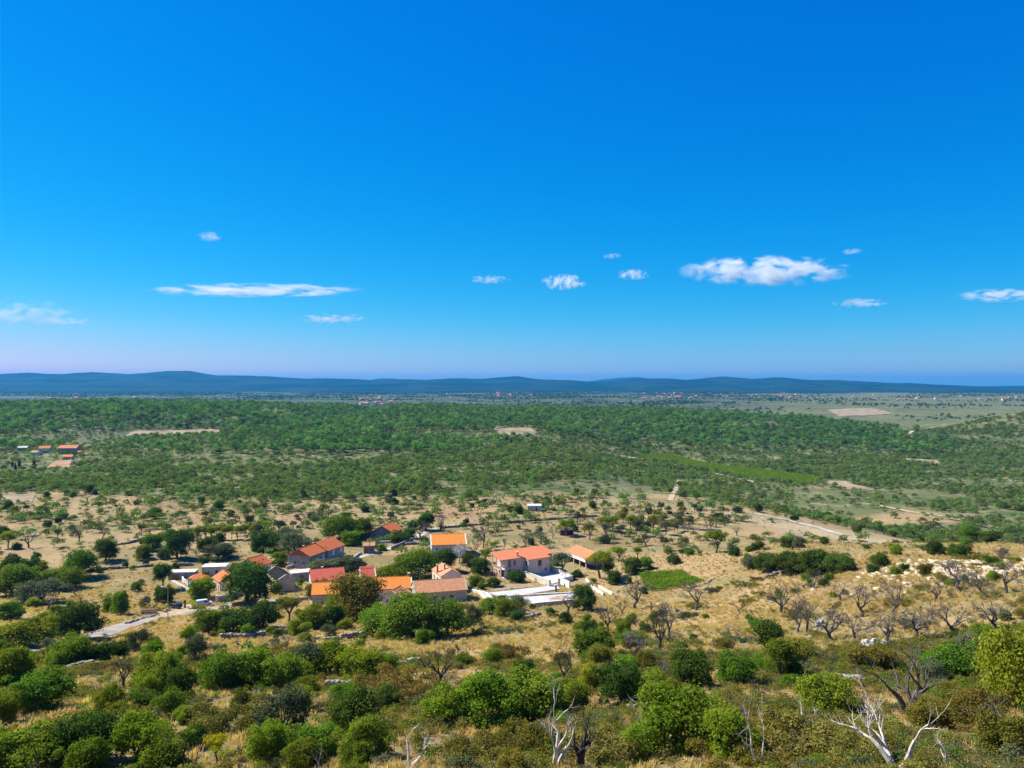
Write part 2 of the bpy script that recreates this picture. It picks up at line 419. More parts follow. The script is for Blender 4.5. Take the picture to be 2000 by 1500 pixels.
def field(name, quad, mat, label, lift=.12, n=(16, 8), keep=True, kind='structure'):
    A, B, C, D = [G(*p)[:2] for p in quad]
    V = []
    for j in range(n[1] + 1):
        for i in range(n[0] + 1):
            u, v = i / n[0], j / n[1]
            p = (A * (1 - u) + B * u) * (1 - v) + (D * (1 - u) + C * u) * v
            V.append((p[0], p[1], h1(*p) + lift))
    i = np.arange((n[0] + 1) * (n[1] + 1)).reshape(n[1] + 1, n[0] + 1)
    qq = np.stack([i[:-1, :-1], i[1:, :-1], i[1:, 1:], i[:-1, 1:]], -1).reshape(-1)
    me = np_mesh(name, V, qq, np.full(len(qq) // 4, 4), MATS[mat])
    if keep: KEEP.append([tuple(p) for p in (A, B, C, D)])
    return tag(link(name, me), label, None, None, kind)

ribbon('road', [(20,1276),(80,1260),(170,1246),(245,1221),(300,1207),(350,1200),(400,1191),(450,1183),(500,1177),(560,1172),(600,1170)], 6.0, 'road', 'pale village road running past the parked cars')
field('parking_area', [(305,1192),(372,1180),(380,1193),(318,1206)], 'gravel_sand', 'sandy parking bay beside the village road', .14, (8, 6))
ribbon('lane', [(672,1099),(690,1091),(722,1083),(760,1071),(796,1060),(818,1046),(850,1031),(905,1024)], 3.6, 'lane', 'pale stony lane climbing between the upper houses')
ribbon('dirt_track', [(1310,978),(1313,968),(1322,955),(1320,945),(1327,938)], 3.2, 'track', 'sandy double-rut track winding through the scrub', .25)
ribbon('footpath', [(1470,1003),(1500,1008),(1535,1015),(1565,1023),(1610,1035),(1655,1046)], 3.0, 'lane', 'pale path across the rocky spur', .2)
ribbon('dirt_track', [(1180,884),(1260,897),(1330,903),(1420,930),(1500,948)], 4, 'track', 'straight farm track along the edge of the vineyard', .35, sub=8)
ribbon('dirt_track', [(1775,858),(1779,850),(1776,845),(1782,842)], 7, 'lane', 'short white bend of track at the foot of the stony hill', .6, sub=8)
ribbon('footpath', [(1690,985),(1760,997),(1830,1006),(1890,1020)], 4, 'track', 'faint path through the shrubs of the lower valley', .35, sub=6)
field('field', [(262,841),(432,838),(425,846),(245,852)], 'soil_tan', 'long ploughed tan field before the pine wood', .5, (24, 6))
field('field', [(108,901),(140,898),(136,913),(92,914)], 'soil_red', 'brown tilled plot below the far farm', .3)
field('field', [(1615,801),(1700,797),(1745,808),(1640,814)], 'soil_tan', 'tan stubble field out on the right of the plain', 1.0)
field('field', [(1600,938),(1650,940),(1712,958),(1640,956)], 'soil_tan', 'pale grass strip at the end of the vineyard', .35)
field('field', [(965,838),(1035,836),(1050,848),(975,852)], 'soil_tan', 'sunlit clearing in front of the pine ridge', .5)
field('field', [(1755,893),(1830,899),(1840,907),(1770,903)], 'soil_tan', 'narrow sandy field among the shrubs of the valley', .4)
field('field', [(0,968),(70,965),(60,983),(0,984)], 'soil_tan', 'small dry meadow at the edge of the scrub', .3)
field('lawn', [(366,1178),(386,1165),(402,1172),(372,1186)], 'leaf_mid', 'small patch of green grass behind the white van', .12, (6, 4))

# ---------------------------------------------------------------- houses
FOOT = []                                   # building footprints (x, y, radius) for keeping plants off
def face_frame(side, L, W, y_front=None):
    # returns origin, axis along wall, outward normal in local space for a wall side
    if side == 'f': return (lambda a, z, o: (a, -W / 2 - o, z))
    if side == 'b': return (lambda a, z, o: (-a, W / 2 + o, z))
    if side == 'l': return (lambda a, z, o: (-L / 2 - o, -a, z))
    return (lambda a, z, o: (L / 2 + o, a, z))
def panel(mb, fr, a0, a1, z0, z1, o0, o1):
    mb.hexa([fr(a0, z0, o1), fr(a1, z0, o1), fr(a1, z0, o0), fr(a0, z0, o0)], [fr(a0, z1, o1), fr(a1, z1, o1), fr(a1, z1, o0), fr(a0, z1, o0)])
def window(root, fr, a, z, ww, hh, style='frame'):
    mb = MB(); t = .09
    panel(mb, fr, a - ww/2 - t, a + ww/2 + t, z - t, z, .002, .10)
    panel(mb, fr, a - ww/2 - t, a + ww/2 + t, z + hh, z + hh + t, .002, .07)
    panel(mb, fr, a - ww/2 - t, a - ww/2, z, z + hh, .002, .07); panel(mb, fr, a + ww/2, a + ww/2 + t, z, z + hh, .002, .07)
    panel(mb, fr, a - .03, a + .03, z, z + hh, .03, .06)
    wn = mb.build('window', MATS['white_paint' if style != 'brown' else 'frame_brown'], root)
    mp = MB(); panel(mp, fr, a - ww/2, a + ww/2, z, z + hh, .002, .025)
    mp.build('pane' if style != 'shutter' else 'shutter', MATS['glass' if style != 'shutter' else 'shutter_white'], wn)
def door(root, fr, a, ww, hh, z=0.0, mat='frame_brown'):
    mb = MB(); panel(mb, fr, a - ww/2, a + ww/2, z - .05, z + hh, .002, .06); d = mb.build('door', MATS[mat], root)
    mh = MB(); panel(mh, fr, a + ww*.32, a + ww*.36, z + .95, z + 1.12, .06, .12); mh.build('handle', MATS['metal_grey'], d)

def slab(pts, th):
    mb = MB(); lo = [(p[0], p[1], p[2]) for p in pts]; hi = [(p[0], p[1], p[2] + th) for p in pts]; mb.hexa(lo, hi); return mb

def house(label, x, y, yaw, L, W, H, r, wall, roof, mono=False, hip=False, flat=False, wins=(), doors=(), chim=(), cat='house', name='house', group=None, gable=None, ov=.35, z=None, verge=None):
    z0 = h1(x, y) if z is None else z
    root = tag(empty(name, (x, y, z0), R_(yaw)), label, cat, group)
    FOOT.append((x, y, L / 2 + .3, W / 2 + .3, R_(yaw)))
    l, wd = L / 2 - ov, W / 2 - ov
    hb = -.8
    s = r / (W if mono else W / 2)           # roof slope
    zw = H - .02 + s * ov                    # wall top under the eave
    mb = MB()
    if flat or hip:
        mb.box(-l, l, -wd, wd, hb, H)
    elif mono:
        za, zb = H + s * ov - .02, H + r - s * ov - .02
        mb.add([(-l,-wd,hb),(l,-wd,hb),(l,wd,hb),(-l,wd,hb),(-l,-wd,za),(l,-wd,za),(l,wd,zb),(-l,wd,zb)], [(3,2,1,0),(4,5,6,7),(0,1,5,4),(1,2,6,5),(2,3,7,6),(3,0,4,7)])
    else:
        ze = zw; zr = H + r - .02
        mb.add([(-l,-wd,hb),(l,-wd,hb),(l,wd,hb),(-l,wd,hb),(-l,-wd,ze),(l,-wd,ze),(l,wd,ze),(-l,wd,ze),(-l,0,zr),(l,0,zr)],
               [(3,2,1,0),(0,1,5,4),(2,3,7,6),(1,2,6,9,5),(3,0,4,8,7),(4,5,9,8),(7,8,9,6)])
    mb.build('wall', MATS[wall], root)
    if gable:                                # a differently faced gable triangle at the -X end
        g = MB(); zr = H + r - .12; ze = zw - .1
        g.add([(-l-.03,-wd+.1,ze),(-l-.03,wd-.1,ze),(-l-.03,0,zr),(-l+.02,-wd+.1,ze),(-l+.02,wd-.1,ze),(-l+.02,0,zr)], [(0,2,1),(0,1,4,3),(1,2,5,4),(2,0,3,5)])
        g.build('gable', MATS[gable], root)
    th = .17; a, b = L / 2, W / 2
    if flat:
        rf = slab([(-a,-b,H),(a,-b,H),(a,b,H),(-a,b,H)], .25).build('roof', MATS[roof], root)
    elif mono:
        rf = slab([(-a,-b,H),(a,-b,H),(a,b,H+r),(-a,b,H+r)], th).build('roof', MATS[roof], root)
    elif hip:
        k = max(.05, a - b); mb = MB(); zt = th
        mb.add([(-a,-b,H),(a,-b,H),(a,b,H),(-a,b,H),(-a,-b,H+zt),(a,-b,H+zt),(a,b,H+zt),(-a,b,H+zt),(-k,0,H+r),(k,0,H+r)],
               [(3,2,1,0),(0,1,5,4),(1,2,6,5),(2,3,7,6),(3,0,4,7),(4,5,9,8),(5,6,9),(6,7,8,9),(7,4,8)])
        rf = mb.build('roof', MATS[roof], root)
    else:
        mb = slab([(-a,-b,H),(a,-b,H),(a,0,H+r),(-a,0,H+r)], th); m2 = slab([(-a,0,H+r),(a,0,H+r),(a,b,H),(-a,b,H)], th)
        mb.add(m2.v, m2.f); rf = mb.build('roof', MATS[roof], root)
        rc = MB(); rc.cyl((-a, 0, H + r + th - .03), (a, 0, H + r + th - .03), .13, .13, 6); rc.build('ridge_cap', MATS[roof], rf)
        if verge:
            for sx in (-1, 1):
                v = MB()
                for sy in (-1, 1):
                    v.hexa([(sx*(a-.28), sy*(b+.02), H-.02), (sx*(a+.06), sy*(b+.02), H-.02), (sx*(a+.06), 0, H+r-.02), (sx*(a-.28), 0, H+r-.02)],
                           [(sx*(a-.28), sy*(b+.02), H+th+.07), (sx*(a+.06), sy*(b+.02), H+th+.07), (sx*(a+.06), 0, H+r+th+.07), (sx*(a-.28), 0, H+r+th+.07)])
                v.build('verge', MATS[verge], rf)
    for (side, aa, zz, ww, hh, *st) in wins: window(root, face_frame(side, 2 * l, 2 * wd), aa, zz, ww, hh, *(st or ['frame']))
    for (side, aa, ww, hh, *st) in doors: door(root, face_frame(side, 2 * l, 2 * wd), aa, ww, hh, 0, *(st or ['frame_brown']))
    for (ca_, cb, chh, cw) in chim:
        zr = H + (r * (1 - abs(cb) / b) if not mono else r * (cb + b) / (2 * b))
        c = MB(); c.box(ca_ - cw, ca_ + cw, cb - cw, cb + cw, zr - .4, zr + chh); ch = c.build('chimney', MATS['flue'], rf)
        c = MB(); c.box(ca_ - cw - .09, ca_ + cw + .09, cb - cw - .09, cb + cw + .09, zr + chh + .003, zr + chh + .14); c.build('chimney_cap', MATS['concrete'], ch)
    return root

# H1 dark grey house high up
house('dark grey house with orange roof at the top of the lane', -54.6, 336.7, 78.4, 11.6, 11, 3.2, 2.85, 'plaster_dark', 'roof_orange',
      wins=(('l', -1.6, .9, 1.2, 1.1), ('f', -2.5, 1.0, 1.0, 1.1), ('f', 2.5, 1.0, 1.0, 1.1)), doors=(('f', 0, 1.0, 2.1),), chim=((4, .3, .7, .25),))
# H2 long grey house, two roof sections
h2 = house('long grey house with two-level orange roof and brick gable', -75.6, 285.9, 70.6, 11.2, 9.8, 4.55, 2.45, 'plaster_grey', 'roof_orange', gable='brick_red',
      wins=(('l', 2.0, 1.4, 1.2, 1.4), ('l', -1.8, 1.4, 1.2, 1.4), ('f', -1.2, 2.2, .7, .8), ('f', 3.4, 2.0, 1.0, 1.6, 'shutter')), doors=(('f', 1.4, 1.1, 2.2),), chim=((-1.0, 1.0, .8, .25), (4.6, .6, .7, .22)))
mb = MB(); yb = 5.25; x0, x1 = 5.2, 16.6
mb.add([(x0,-yb,-.8),(x1,-yb,-.8),(x1,4.55,-.8),(x0,4.55,-.8),(x0,-yb,4.65),(x1,-yb,4.65),(x1,4.55,4.85),(x0,4.55,4.85),(x0,0,7.25),(x1,0,7.25)],
       [(3,2,1,0),(0,1,5,4),(2,3,7,6),(1,2,6,9,5),(3,0,4,8,7),(4,5,9,8),(7,8,9,6)]); mb.build('wall', MATS['plaster_grey'], h2)
mb = slab([(4.9,-5.65,4.5),(16.95,-5.65,4.5),(16.95,0,7.3),(4.9,0,7.3)], .18); m2 = slab([(4.9,0,7.3),(16.95,0,7.3),(16.95,4.95,4.75),(4.9,4.95,4.75)], .18); mb.add(m2.v, m2.f); mb.build('roof', MATS['roof_orange'], h2)
for a_ in (9.2, 14.6): window(h2, face_frame('f', 0, 2 * yb), a_, 2.4, .95, 1.6, 'shutter')
FOOT.append((-75.6 + 11 * math.cos(R_(70.6)), 285.9 + 11 * math.sin(R_(70.6)), 6.5, 5.8, R_(70.6)))
# H3 small ruined shed
house('small shed with broken mottled tile roof beside the lane', -56.8, 307.5, 8, 4.8, 4.4, 3.0, 1.0, 'plaster_dark', 'roof_old', wins=(('f', .8, 1.2, .7, .8, 'brown'),), doors=(('f', -1, .9, 1.9),), cat='shed', name='shed')
# H4
house('small red-roofed house rising behind the big dark tree', -90.3, 271.9, 67.9, 7.4, 9, 3.75, 2.45, 'plaster_cream', 'roof_orange', wins=(('f', 1.5, 1.6, .9, 1.2), ('f', -1.5, 1.6, .9, 1.2), ('r', 0, 1.5, .9, 1.2)), doors=(('f', 0, .9, 2.1),))
# H5
house('beige gabled house with black roof and pale verges', -75.9, 253.9, -59, 13.6, 5.9, 3.9, 1.7, 'plaster_beige', 'roof_slate', verge='concrete', ov=.12, wins=(('f', -3, 1.3, .9, 1.1), ('f', 2, 1.3, .9, 1.1)), doors=(('f', -.5, .9, 2.0),))
# H6
house('deep red roofed house with white gable wall', -60.7, 253.6, 19, 11.1, 11.3, 3.6, 2.65, 'plaster_white', 'roof_red', chim=((-1.4, .8, .8, .3),), wins=(('l', -1.8, 1.2, 1.0, 1.2), ('l', 2.0, 1.2, 1.0, 1.2), ('f', -3, 1.1, 1.0, 1.2)), doors=(('l', 0, 1.0, 2.1),))
# H7
h7 = house('narrow faded red roof between the red and orange houses', -47.9, 255.7, 18.1, 5.1, 10.2, 2.9, 2.8, 'plaster_cream', 'roof_red', verge='plaster_cream', wins=(('f', 0, 1.0, 1.0, 1.1),), doors=(('l', 0, 1.0, 2.0),))
mb = slab([(-2.6, -.9, 5.02), (2.6, -.9, 5.02), (2.4, 1.1, 6.3), (-2.4, 1.1, 6.3)], .16); mb.build('raised_roof', MATS['roof_red'], h7)
# H8, H9
house('low long barn with bright orange roof at the village edge', -52.3, 234.3, 9.9, 15.9, 9.6, 3.2, 2.4, 'stone_wall', 'roof_bright', cat='barn', name='barn', wins=(('f', -3, 1.2, .9, .8, 'brown'), ('f', 3.5, 1.2, .9, .8, 'brown')), doors=(('f', 0, 1.6, 2.2),))
house('bright orange roofed house with white verge and end chimney', -37.5, 240.5, 10.5, 12.4, 9.8, 3.4, 2.5, 'plaster_cream', 'roof_bright', verge='plaster_cream', chim=((5.4, .3, 1.1, .32),), wins=(('f', 3.4, 1.2, 1.0, 1.1), ('f', 1.0, 1.2, 1.0, 1.1), ('l', 1.5, 1.2, .9, 1.1)), doors=(('f', -3.6, 1.0, 2.1, 'white_paint'),))
# H10 porch wing
house('small gabled porch house in front of the orange-roofed house', -34.4, 229.6, 72, 6.4, 7.2, 2.5, 2.0, 'plaster_cream', 'roof_salmon', verge='plaster_cream', wins=(('l', -1.4, .9, .8, 1.0), ('f', 0, .9, .8, 1.0)), doors=(('l', .8, .9, 2.0),))
# H11, H12
house('stone house with long mottled brown tile roof', -22.4, 236.4, 16.5, 16, 9.5, 3.35, 2.65, 'stone_wall', 'roof_old', ov=.2, verge='stone_wall', wins=(('f', -2, 1.2, .9, .9, 'brown'), ('f', 3, 1.2, .9, .9, 'brown'), ('r', 1.5, 1.2, .8, 1.0, 'brown')), doors=(('f', .6, 1.0, 2.0),))
house('tall stone house with brown tiled gable roof and two chimneys', -21.3, 252.2, -67.9, 10.6, 7.2, 5.3, 1.9, 'plaster_cream', 'roof_old', ov=.2, verge='roof_old', chim=((1.6, -1.2, 1.9, .24), (.2, -3.2, 2.6, .28)), wins=(('f', -2.6, 3.2, .8, 1.1, 'brown'), ('f', 1.2, 3.2, .8, 1.1, 'brown'), ('l', 0, 3.0, .8, 1.1)), doors=(('f', -.6, .9, 2.0),))
# H13
house('white house with clean orange roof above the village', -25.3, 305.1, 8.5, 13.8, 13, 4.75, 3.0, 'plaster_blue', 'roof_bright', verge='plaster_white', chim=((-.8, .3, .7, .22),), wins=(('f', -4.6, 2.9, 1.0, .8), ('f', .3, 2.9, 1.0, .8), ('f', 2.4, 2.9, 1.0, .8), ('f', 5, 2.9, 1.0, .8), ('l', 0, 1.8, 1.0, 1.2)), doors=(('f', -1.2, 1.0, 2.1),))
# H15 open shed
sh = tag(empty('barn', (27.45, 287.3, h1(27.45, 287.3)), R_(-65)), 'open-sided farm building with orange roof on pillars', 'barn'); FOOT.append((27.45, 287.3, 7.4, 4.6, R_(-65)))
L, W, H, r = 14.3, 8.6, 3.7, 2.0; a, b = L / 2, W / 2
mb = slab([(-a,-b,H),(a,-b,H),(a,0,H+r),(-a,0,H+r)], .18); m2 = slab([(-a,0,H+r),(a,0,H+r),(a,b,H),(-a,b,H)], .18); mb.add(m2.v, m2.f); rf = mb.build('roof', MATS['roof_salmon'], sh)
rc = MB(); rc.cyl((-a, 0, H + r + .15), (a, 0, H + r + .15), .14, .14, 6); rc.build('ridge_cap', MATS['roof_old'], rf)
mb = MB(); mb.box(-a + .3, a - .3, b - .6, b - .3, -.6, H); mb.box(-a + .3, -a + .6, -b + .6, b - .6, -.6, H + .1)
mb.add([(a-.6,-b+.3,2.2),(a-.3,-b+.3,2.2),(a-.3,b-.3,-.6),(a-.6,b-.3,-.6),(a-.6,-b+.3,H),(a-.3,-b+.3,H),(a-.3,b-.3,H),(a-.6,b-.3,H),(a-.6,0,H+r-.1),(a-.3,0,H+r-.1)],
       [(3,2,1,0),(0,1,5,4),(2,3,7,6),(1,2,6,9,5),(3,0,4,8,7),(4,5,9,8),(7,8,9,6)]); mb.build('wall', MATS['plaster_grey'], sh)
mb = MB(); mb.box(-a + .3, a - .3, -b + .05, -b + .3, 2.5, H - .05); mb.build('beam', MATS['plaster_white'], sh)
for px_ in (-a + .5, -2.2, 2.2, a - .5):
    mb = MB(); mb.box(px_ - .2, px_ + .2, -b + .32, -b + .72, -.6, H - .06); mb.build('pillar', MATS['plaster_beige'], sh)

# H14 pink two-storey house
x14, y14 = 4.6, 275.7
pk = house('pink two-storey house with balconies and orange roof', x14, y14, 32.1, 20, 6.9, 6.1, 1.6, 'plaster_pink', 'roof_salmon', mono=True, chim=((-4.4, -1.9, 1.5, .26),),
      wins=(('f', -8.4, 3.5, 1.0, 2.2, 'brown'), ('f', -6.3, 3.9, .7, 1.4, 'brown'), ('f', -8.4, .5, 1.0, 2.0, 'brown'), ('f', -6.3, .9, .7, 1.4, 'brown'), ('f', 8.6, 4.0, .8, 1.2)), doors=(('l', .8, 1.0, 2.1),))
sl14 = 1.6 / 6.9; ye = -3.45 - 2.35; zf = 6.1 - 2.35 * sl14
mb = MB(); mb.add([(-2.1,ye+.35,-.8),(6.9,ye+.35,-.8),(6.9,-3.05,-.8),(-2.1,-3.05,-.8),(-2.1,ye+.35,zf+.05),(6.9,ye+.35,zf+.05),(6.9,-3.05,6.1),(-2.1,-3.05,6.1)], [(3,2,1,0),(4,5,6,7),(0,1,5,4),(1,2,6,5),(2,3,7,6),(3,0,4,7)])
mb.build('wing_wall', MATS['plaster_pink'], pk)
slab([(-2.4,ye,zf+.012),(7.2,ye,zf+.012),(7.2,-3.452,6.112),(-2.4,-3.452,6.112)], .16).build('wing_roof', MATS['roof_salmon'], pk)
fr = face_frame('f', 0, -2 * (ye + .35))
window(pk, fr, 2.7, 3.0, 1.3, 1.9, 'brown'); window(pk, fr, .8, 3.6, .35, .5); window(pk, fr, 5.2, .9, 1.0, 1.2)
frl = lambda a, z, o: (-2.1 - o, -a, z)
window(pk, frl, 4.35, 3.6, .9, 1.5, 'brown')
for k, zz in enumerate((.0, 3.0)):          # loggia on the left end
    mb = MB(); mb.box(-12.1, -9.66, -3.4, 3.1, zz - (.8 if k == 0 else .22), zz); bc = mb.build('balcony', MATS['plaster_white'], pk)
    mb = MB(); mb.box(-12.08, -11.96, -3.36, 3.06, zz + .006, zz + 1.0); mb.build('railing', MATS['flue'], bc)
for yy_ in (-3.1, 0, 2.85):
    mb = MB(); mb.box(-12.0, -11.7, yy_ - .14, yy_ + .14, 0.01, 6.1 + 1.6 * (yy_ + 3.45) / 6.9 - .05); mb.build('pillar', MATS['plaster_pink'], pk)
slab([(-12.4,-3.45,6.104),(-10.003,-3.45,6.104),(-10.003,3.45,7.704),(-12.4,3.45,7.704)], .165).build('loggia_roof', MATS['roof_salmon'], pk)
FOOT.append((x14, y14, 13, 6.2, R_(32.1)))

# left cluster by the parked cars
house('small pavilion with hipped orange roof', -104.0, 256.5, 8, 6.2, 5.0, 2.5, 1.5, 'plaster_cream', 'roof_orange', hip=True, wins=(('f', -1, .9, .9, 1.0),), doors=(('f', 1.4, 1.0, 2.0),), cat='pavilion', name='pavilion')
house('orange roof wing half hidden left of the dark tree', -93.6, 253.5, -55, 8.5, 7, 3.0, 1.9, 'plaster_cream', 'roof_orange', wins=(('f', 0, 1.1, .9, 1.1),), doors=(('f', 2.4, .9, 2.0),))
house('low outbuilding with bright white flat roof', -104.5, 272.5, 8, 8.2, 5, 3.0, 0, 'plaster_cream', 'plaster_white', flat=True, ov=.15, doors=(('f', 1, .9, 2.0),), cat='outbuilding', name='outbuilding')
house('long grey flat-roofed garage behind the pavilion', -113.2, 266.5, 6, 9.0, 4.5, 2.5, 0, 'plaster_grey', 'roof_slab', flat=True, ov=.15, doors=(('f', -2, 2.4, 2.0, 'wood'),), cat='garage', name='garage')
house('beige house corner under the big dark tree', -87.0, 246.5, 22, 7.5, 6.5, 3.6, 1.7, 'plaster_beige', 'roof_orange', wins=(('f', 1.5, 1.2, .9, 1.1), ('l', 0, 1.2, .9, 1.1)), doors=(('f', -1.5, .9, 2.0),))
house('grey flat outhouse behind the black-roofed house', -72.5, 265.5, 25, 7, 5, 2.6, 0, 'plaster_grey', 'roof_slab', flat=True, ov=.1, doors=(('f', 0, .9, 2.0),), cat='outbuilding', name='outbuilding')
# field huts
g = G(1107, 1046); house('dark wooden hut under a tree in the dry orchard', g[0], g[1] + 2, 5, 6.0, 3.5, 2.1, .5, 'bark_dark', 'bark_dark', mono=True, ov=.1, doors=(('f', -1, .9, 1.8),), cat='hut', name='hut')
g = G(1044, 998); house('small pale concrete hut among shrubs beyond the orchard', g[0], g[1] + 2, 0, 7.5, 4, 2.4, .5, 'concrete', 'roof_slab', mono=True, ov=.15, doors=(('f', 1, .9, 1.9),), cat='hut', name='hut')

# distant farm on the left
for (px_, py_, L_, W_, H_, r_, yw, wl, rf_, lab) in (
    (136, 886, 17.5, 10, 5.5, 2.6, 4, 'plaster_grey', 'roof_salmon', 'largest house of the far farm, with long salmon roof'),
    (88, 884, 10, 9, 4.5, 2.2, 25, 'plaster_white', 'roof_salmon', 'white house of the far farm, left of the long one'),
    (70, 889, 7.5, 6, 2.8, 1.4, -10, 'plaster_white', 'roof_old', 'low pale shed at the left end of the far farm'),
    (134, 897, 9, 6, 2.4, 1.8, 2, 'plaster_pink', 'roof_bright', 'small bright orange roofed building below the far farm'),
    (157, 888, 4.5, 4, 2.5, 1.2, 0, 'plaster_beige', 'roof_orange', 'tiny orange shed at the right of the far farm'),
    (46, 880, 9, 7, 3, 1.5, 12, 'plaster_grey', 'roof_slab', 'grey roofed outbuilding behind the far farm')):
    g = G(px_, py_); house(lab, g[0], g[1], yw, L_, W_, H_, r_, wl, rf_, wins=(('f', -L_*.25, 1.2, 1, 1.2), ('f', L_*.25, 1.2, 1, 1.2)), doors=(('f', 0, 1, 2),), name='farmhouse', cat='farmhouse', group='far farm')

# houses of the villages out on the plain: each one its own walls and roof
def far_house_mesh():
    mb = MB(); mb.box(-.5, .5, -.4, .4, -.3, .55); wl = mb
    mb = MB(); mb.add([(-.55,-.46,.55),(.55,-.46,.55),(.55,.46,.55),(-.55,.46,.55),(-.55,0,.9),(.55,0,.9)], [(3,2,1,0),(0,1,5,4),(2,3,4,5),(1,2,5),(3,0,4)])
    return wl, mb
wl, rf_ = far_house_mesh()
FW = [wl.mesh('far_wall', MATS[k]) for k in ('plaster_white', 'plaster_cream', 'plaster_pink')]
FR = [rf_.mesh('far_roof', MATS[k]) for k in ('roof_salmon', 'roof_orange', 'roof_old')]
rr = random.Random(11)
CL = [(60, 480, 775, 788, 34, 'in the village strip on the left of the plain'), (690, 770, 772, 792, 20, 'in the cluster beyond the dip in the pine ridge'),
      (870, 1070, 768, 778, 26, 'in the village at the foot of the hills'), (1250, 1360, 768, 780, 30, 'in the red-roofed village behind the pine ridge'),
      (1370, 1560, 765, 778, 34, 'in the long village under the right-hand hills'), (1660, 1990, 770, 782, 22, 'scattered at the right edge of the plain')]
for (xa_, xb_, ya_, yb_, n_, ph) in CL:
    for k in range(n_):
        g = G(rr.uniform(xa_, xb_), rr.uniform(ya_, yb_)); s_ = rr.uniform(11, 19)
        r0 = tag(empty('distant_house', g, rr.uniform(-.6, .6), (s_, s_ * rr.uniform(.8, 1.1), s_ * rr.uniform(.55, .8))), 'tiny %s house with %s roof ' % (('white', 'cream', 'pinkish')[k % 3], ('salmon', 'orange', 'brown')[(k // 3) % 3]) + ph, 'house', 'houses ' + ph)
        link('wall', FW[k % 3], r0); link('roof', FR[(k // 3) % 3], r0)
g = G(885, 764); house('long white hall at the foot of the hills', g[0], g[1], 0, 70, 30, 12, 6, 'plaster_white', 'plaster_white', name='hall', cat='hall')

# ---------------------------------------------------------------- walls, terraces, paving
def strip_wall(name, pts, hgt, th, mat, label, px=True, cap=None, cat='wall', sub=3.0, close=False):
    P2 = [G(*p) if px else np.array([p[0], p[1], h1(p[0], p[1])]) for p in pts]
    root = tag(empty(name, P2[0]), label, cat); o = P2[0]; mb = MB(); mc = MB()
    for i, (A, B) in enumerate(zip(P2[:-1], P2[1:])):
        d = (B - A)[:2]; L_ = np.linalg.norm(d); d = d / (L_ + 1e-9); n = np.array([-d[1], d[0]]) * th / 2
        za, zb = A[2] - o[2], B[2] - o[2]; a2 = A[:2] - o[:2] - d * th / 2 * (1 if i == 0 else .98); b2 = B[:2] - o[:2] + d * th / 2
        hs_ = hgt + i * .004
        lo = [(*(a2 - n), za - .8), (*(b2 - n), zb - .8), (*(b2 + n), zb - .8), (*(a2 + n), za - .8)]
        hi = [(*(a2 - n), za + hs_), (*(b2 - n), zb + hs_), (*(b2 + n), zb + hs_), (*(a2 + n), za + hs_)]
        mb.hexa(lo, hi)
        if cap:
            k = 1.25; lo = [(*(a2 - n*k), za + hs_ + .003), (*(b2 - n*k), zb + hs_ + .003), (*(b2 + n*k), zb + hs_ + .003), (*(a2 + n*k), za + hs_ + .003)]
            mc.hexa(lo, [(p[0], p[1], p[2] + .1) for p in lo])
    mb.build('wall_body', MATS[mat], root)
    if cap: mc.build('coping', MATS[cap], root)
    return root
def post(name, px_, py_, w_, h_, mat, label, cat, cap=None):
    g = G(px_, py_); r0 = tag(empty(name, g), label, cat); mb = MB(); mb.box(-w_/2, w_/2, -w_/2, w_/2, -.4, h_); mb.build('shaft', MATS[mat], r0)
    mb = MB(); mb.box(-w_/2 - .08, w_/2 + .08, -w_/2 - .08, w_/2 + .08, h_ + .003, h_ + .12); mb.build('capstone', MATS[cap or mat], r0)

field('driveway', [(952,1159),(1086,1143),(1094,1151),(978,1169)], 'paving', 'bright paved driveway in front of the pink house', .22, (18, 6))
field('courtyard', [(1036,1117),(1076,1112),(1112,1131),(1079,1141)], 'concrete', 'concrete courtyard inside the white walls', .18, (10, 8))
field('terrace', [(985,1170),(1122,1160),(1118,1177),(1046,1183)], 'paving', 'lower paved terrace with sandy middle', .20, (14, 6))
field('sand_patch', [(1072,1168),(1104,1164),(1102,1173),(1072,1176)], 'gravel_sand', 'sandy heap spread on the lower terrace', .28, (6, 4))
field('lawn', [(975,1144),(1030,1138),(1045,1146),(962,1155)], 'soil_tan', 'dry grass strip beside the driveway', .12, (8, 4))
strip_wall('garden_wall', [(1024,1127),(1073,1145)], 2.0, .35, 'plaster_cream', 'tall pale block wall left of the courtyard', cap='plaster_white')
strip_wall('garden_wall', [(1075,1113),(1118,1133),(1096,1139)], 1.5, .35, 'plaster_white', 'white wall enclosing the right of the courtyard', cap='concrete')
strip_wall('garden_wall', [(1096,1141),(1112,1148)], 2.0, .4, 'plaster_white', 'short white wall beside the courtyard gate', cap='concrete')
strip_wall('retaining_wall', [(985,1166),(1124,1159)], .5, .5, 'plaster_white', 'low white kerb wall below the driveway')
strip_wall('retaining_wall', [(1045,1185),(1120,1178)], 1.1, .4, 'concrete', 'concrete retaining wall in front of the lower terrace', cap='plaster_white')
strip_wall('garden_wall', [(1145,1135),(1160,1152),(1178,1163)], .9, .4, 'plaster_white', 'bent white wall right of the terrace')
strip_wall('garden_wall', [(1170,1148),(1196,1162)], .8, .4, 'plaster_cream', 'outer low wall running down towards the scrub')
strip_wall('garden_wall', [(915,1155),(950,1163),(965,1176)], 1.0, .5, 'plaster_white', 'stepped white wall between stone house and driveway')
strip_wall('garden_wall', [(936,1160),(958,1180)], .9, .5, 'plaster_white', 'second white stepped wall in front of the driveway')
strip_wall('garden_wall', [(427,1177),(445,1173),(468,1163)], 1.9, .35, 'stone_wall', 'curved stone garden wall beside the white van', cap='concrete')
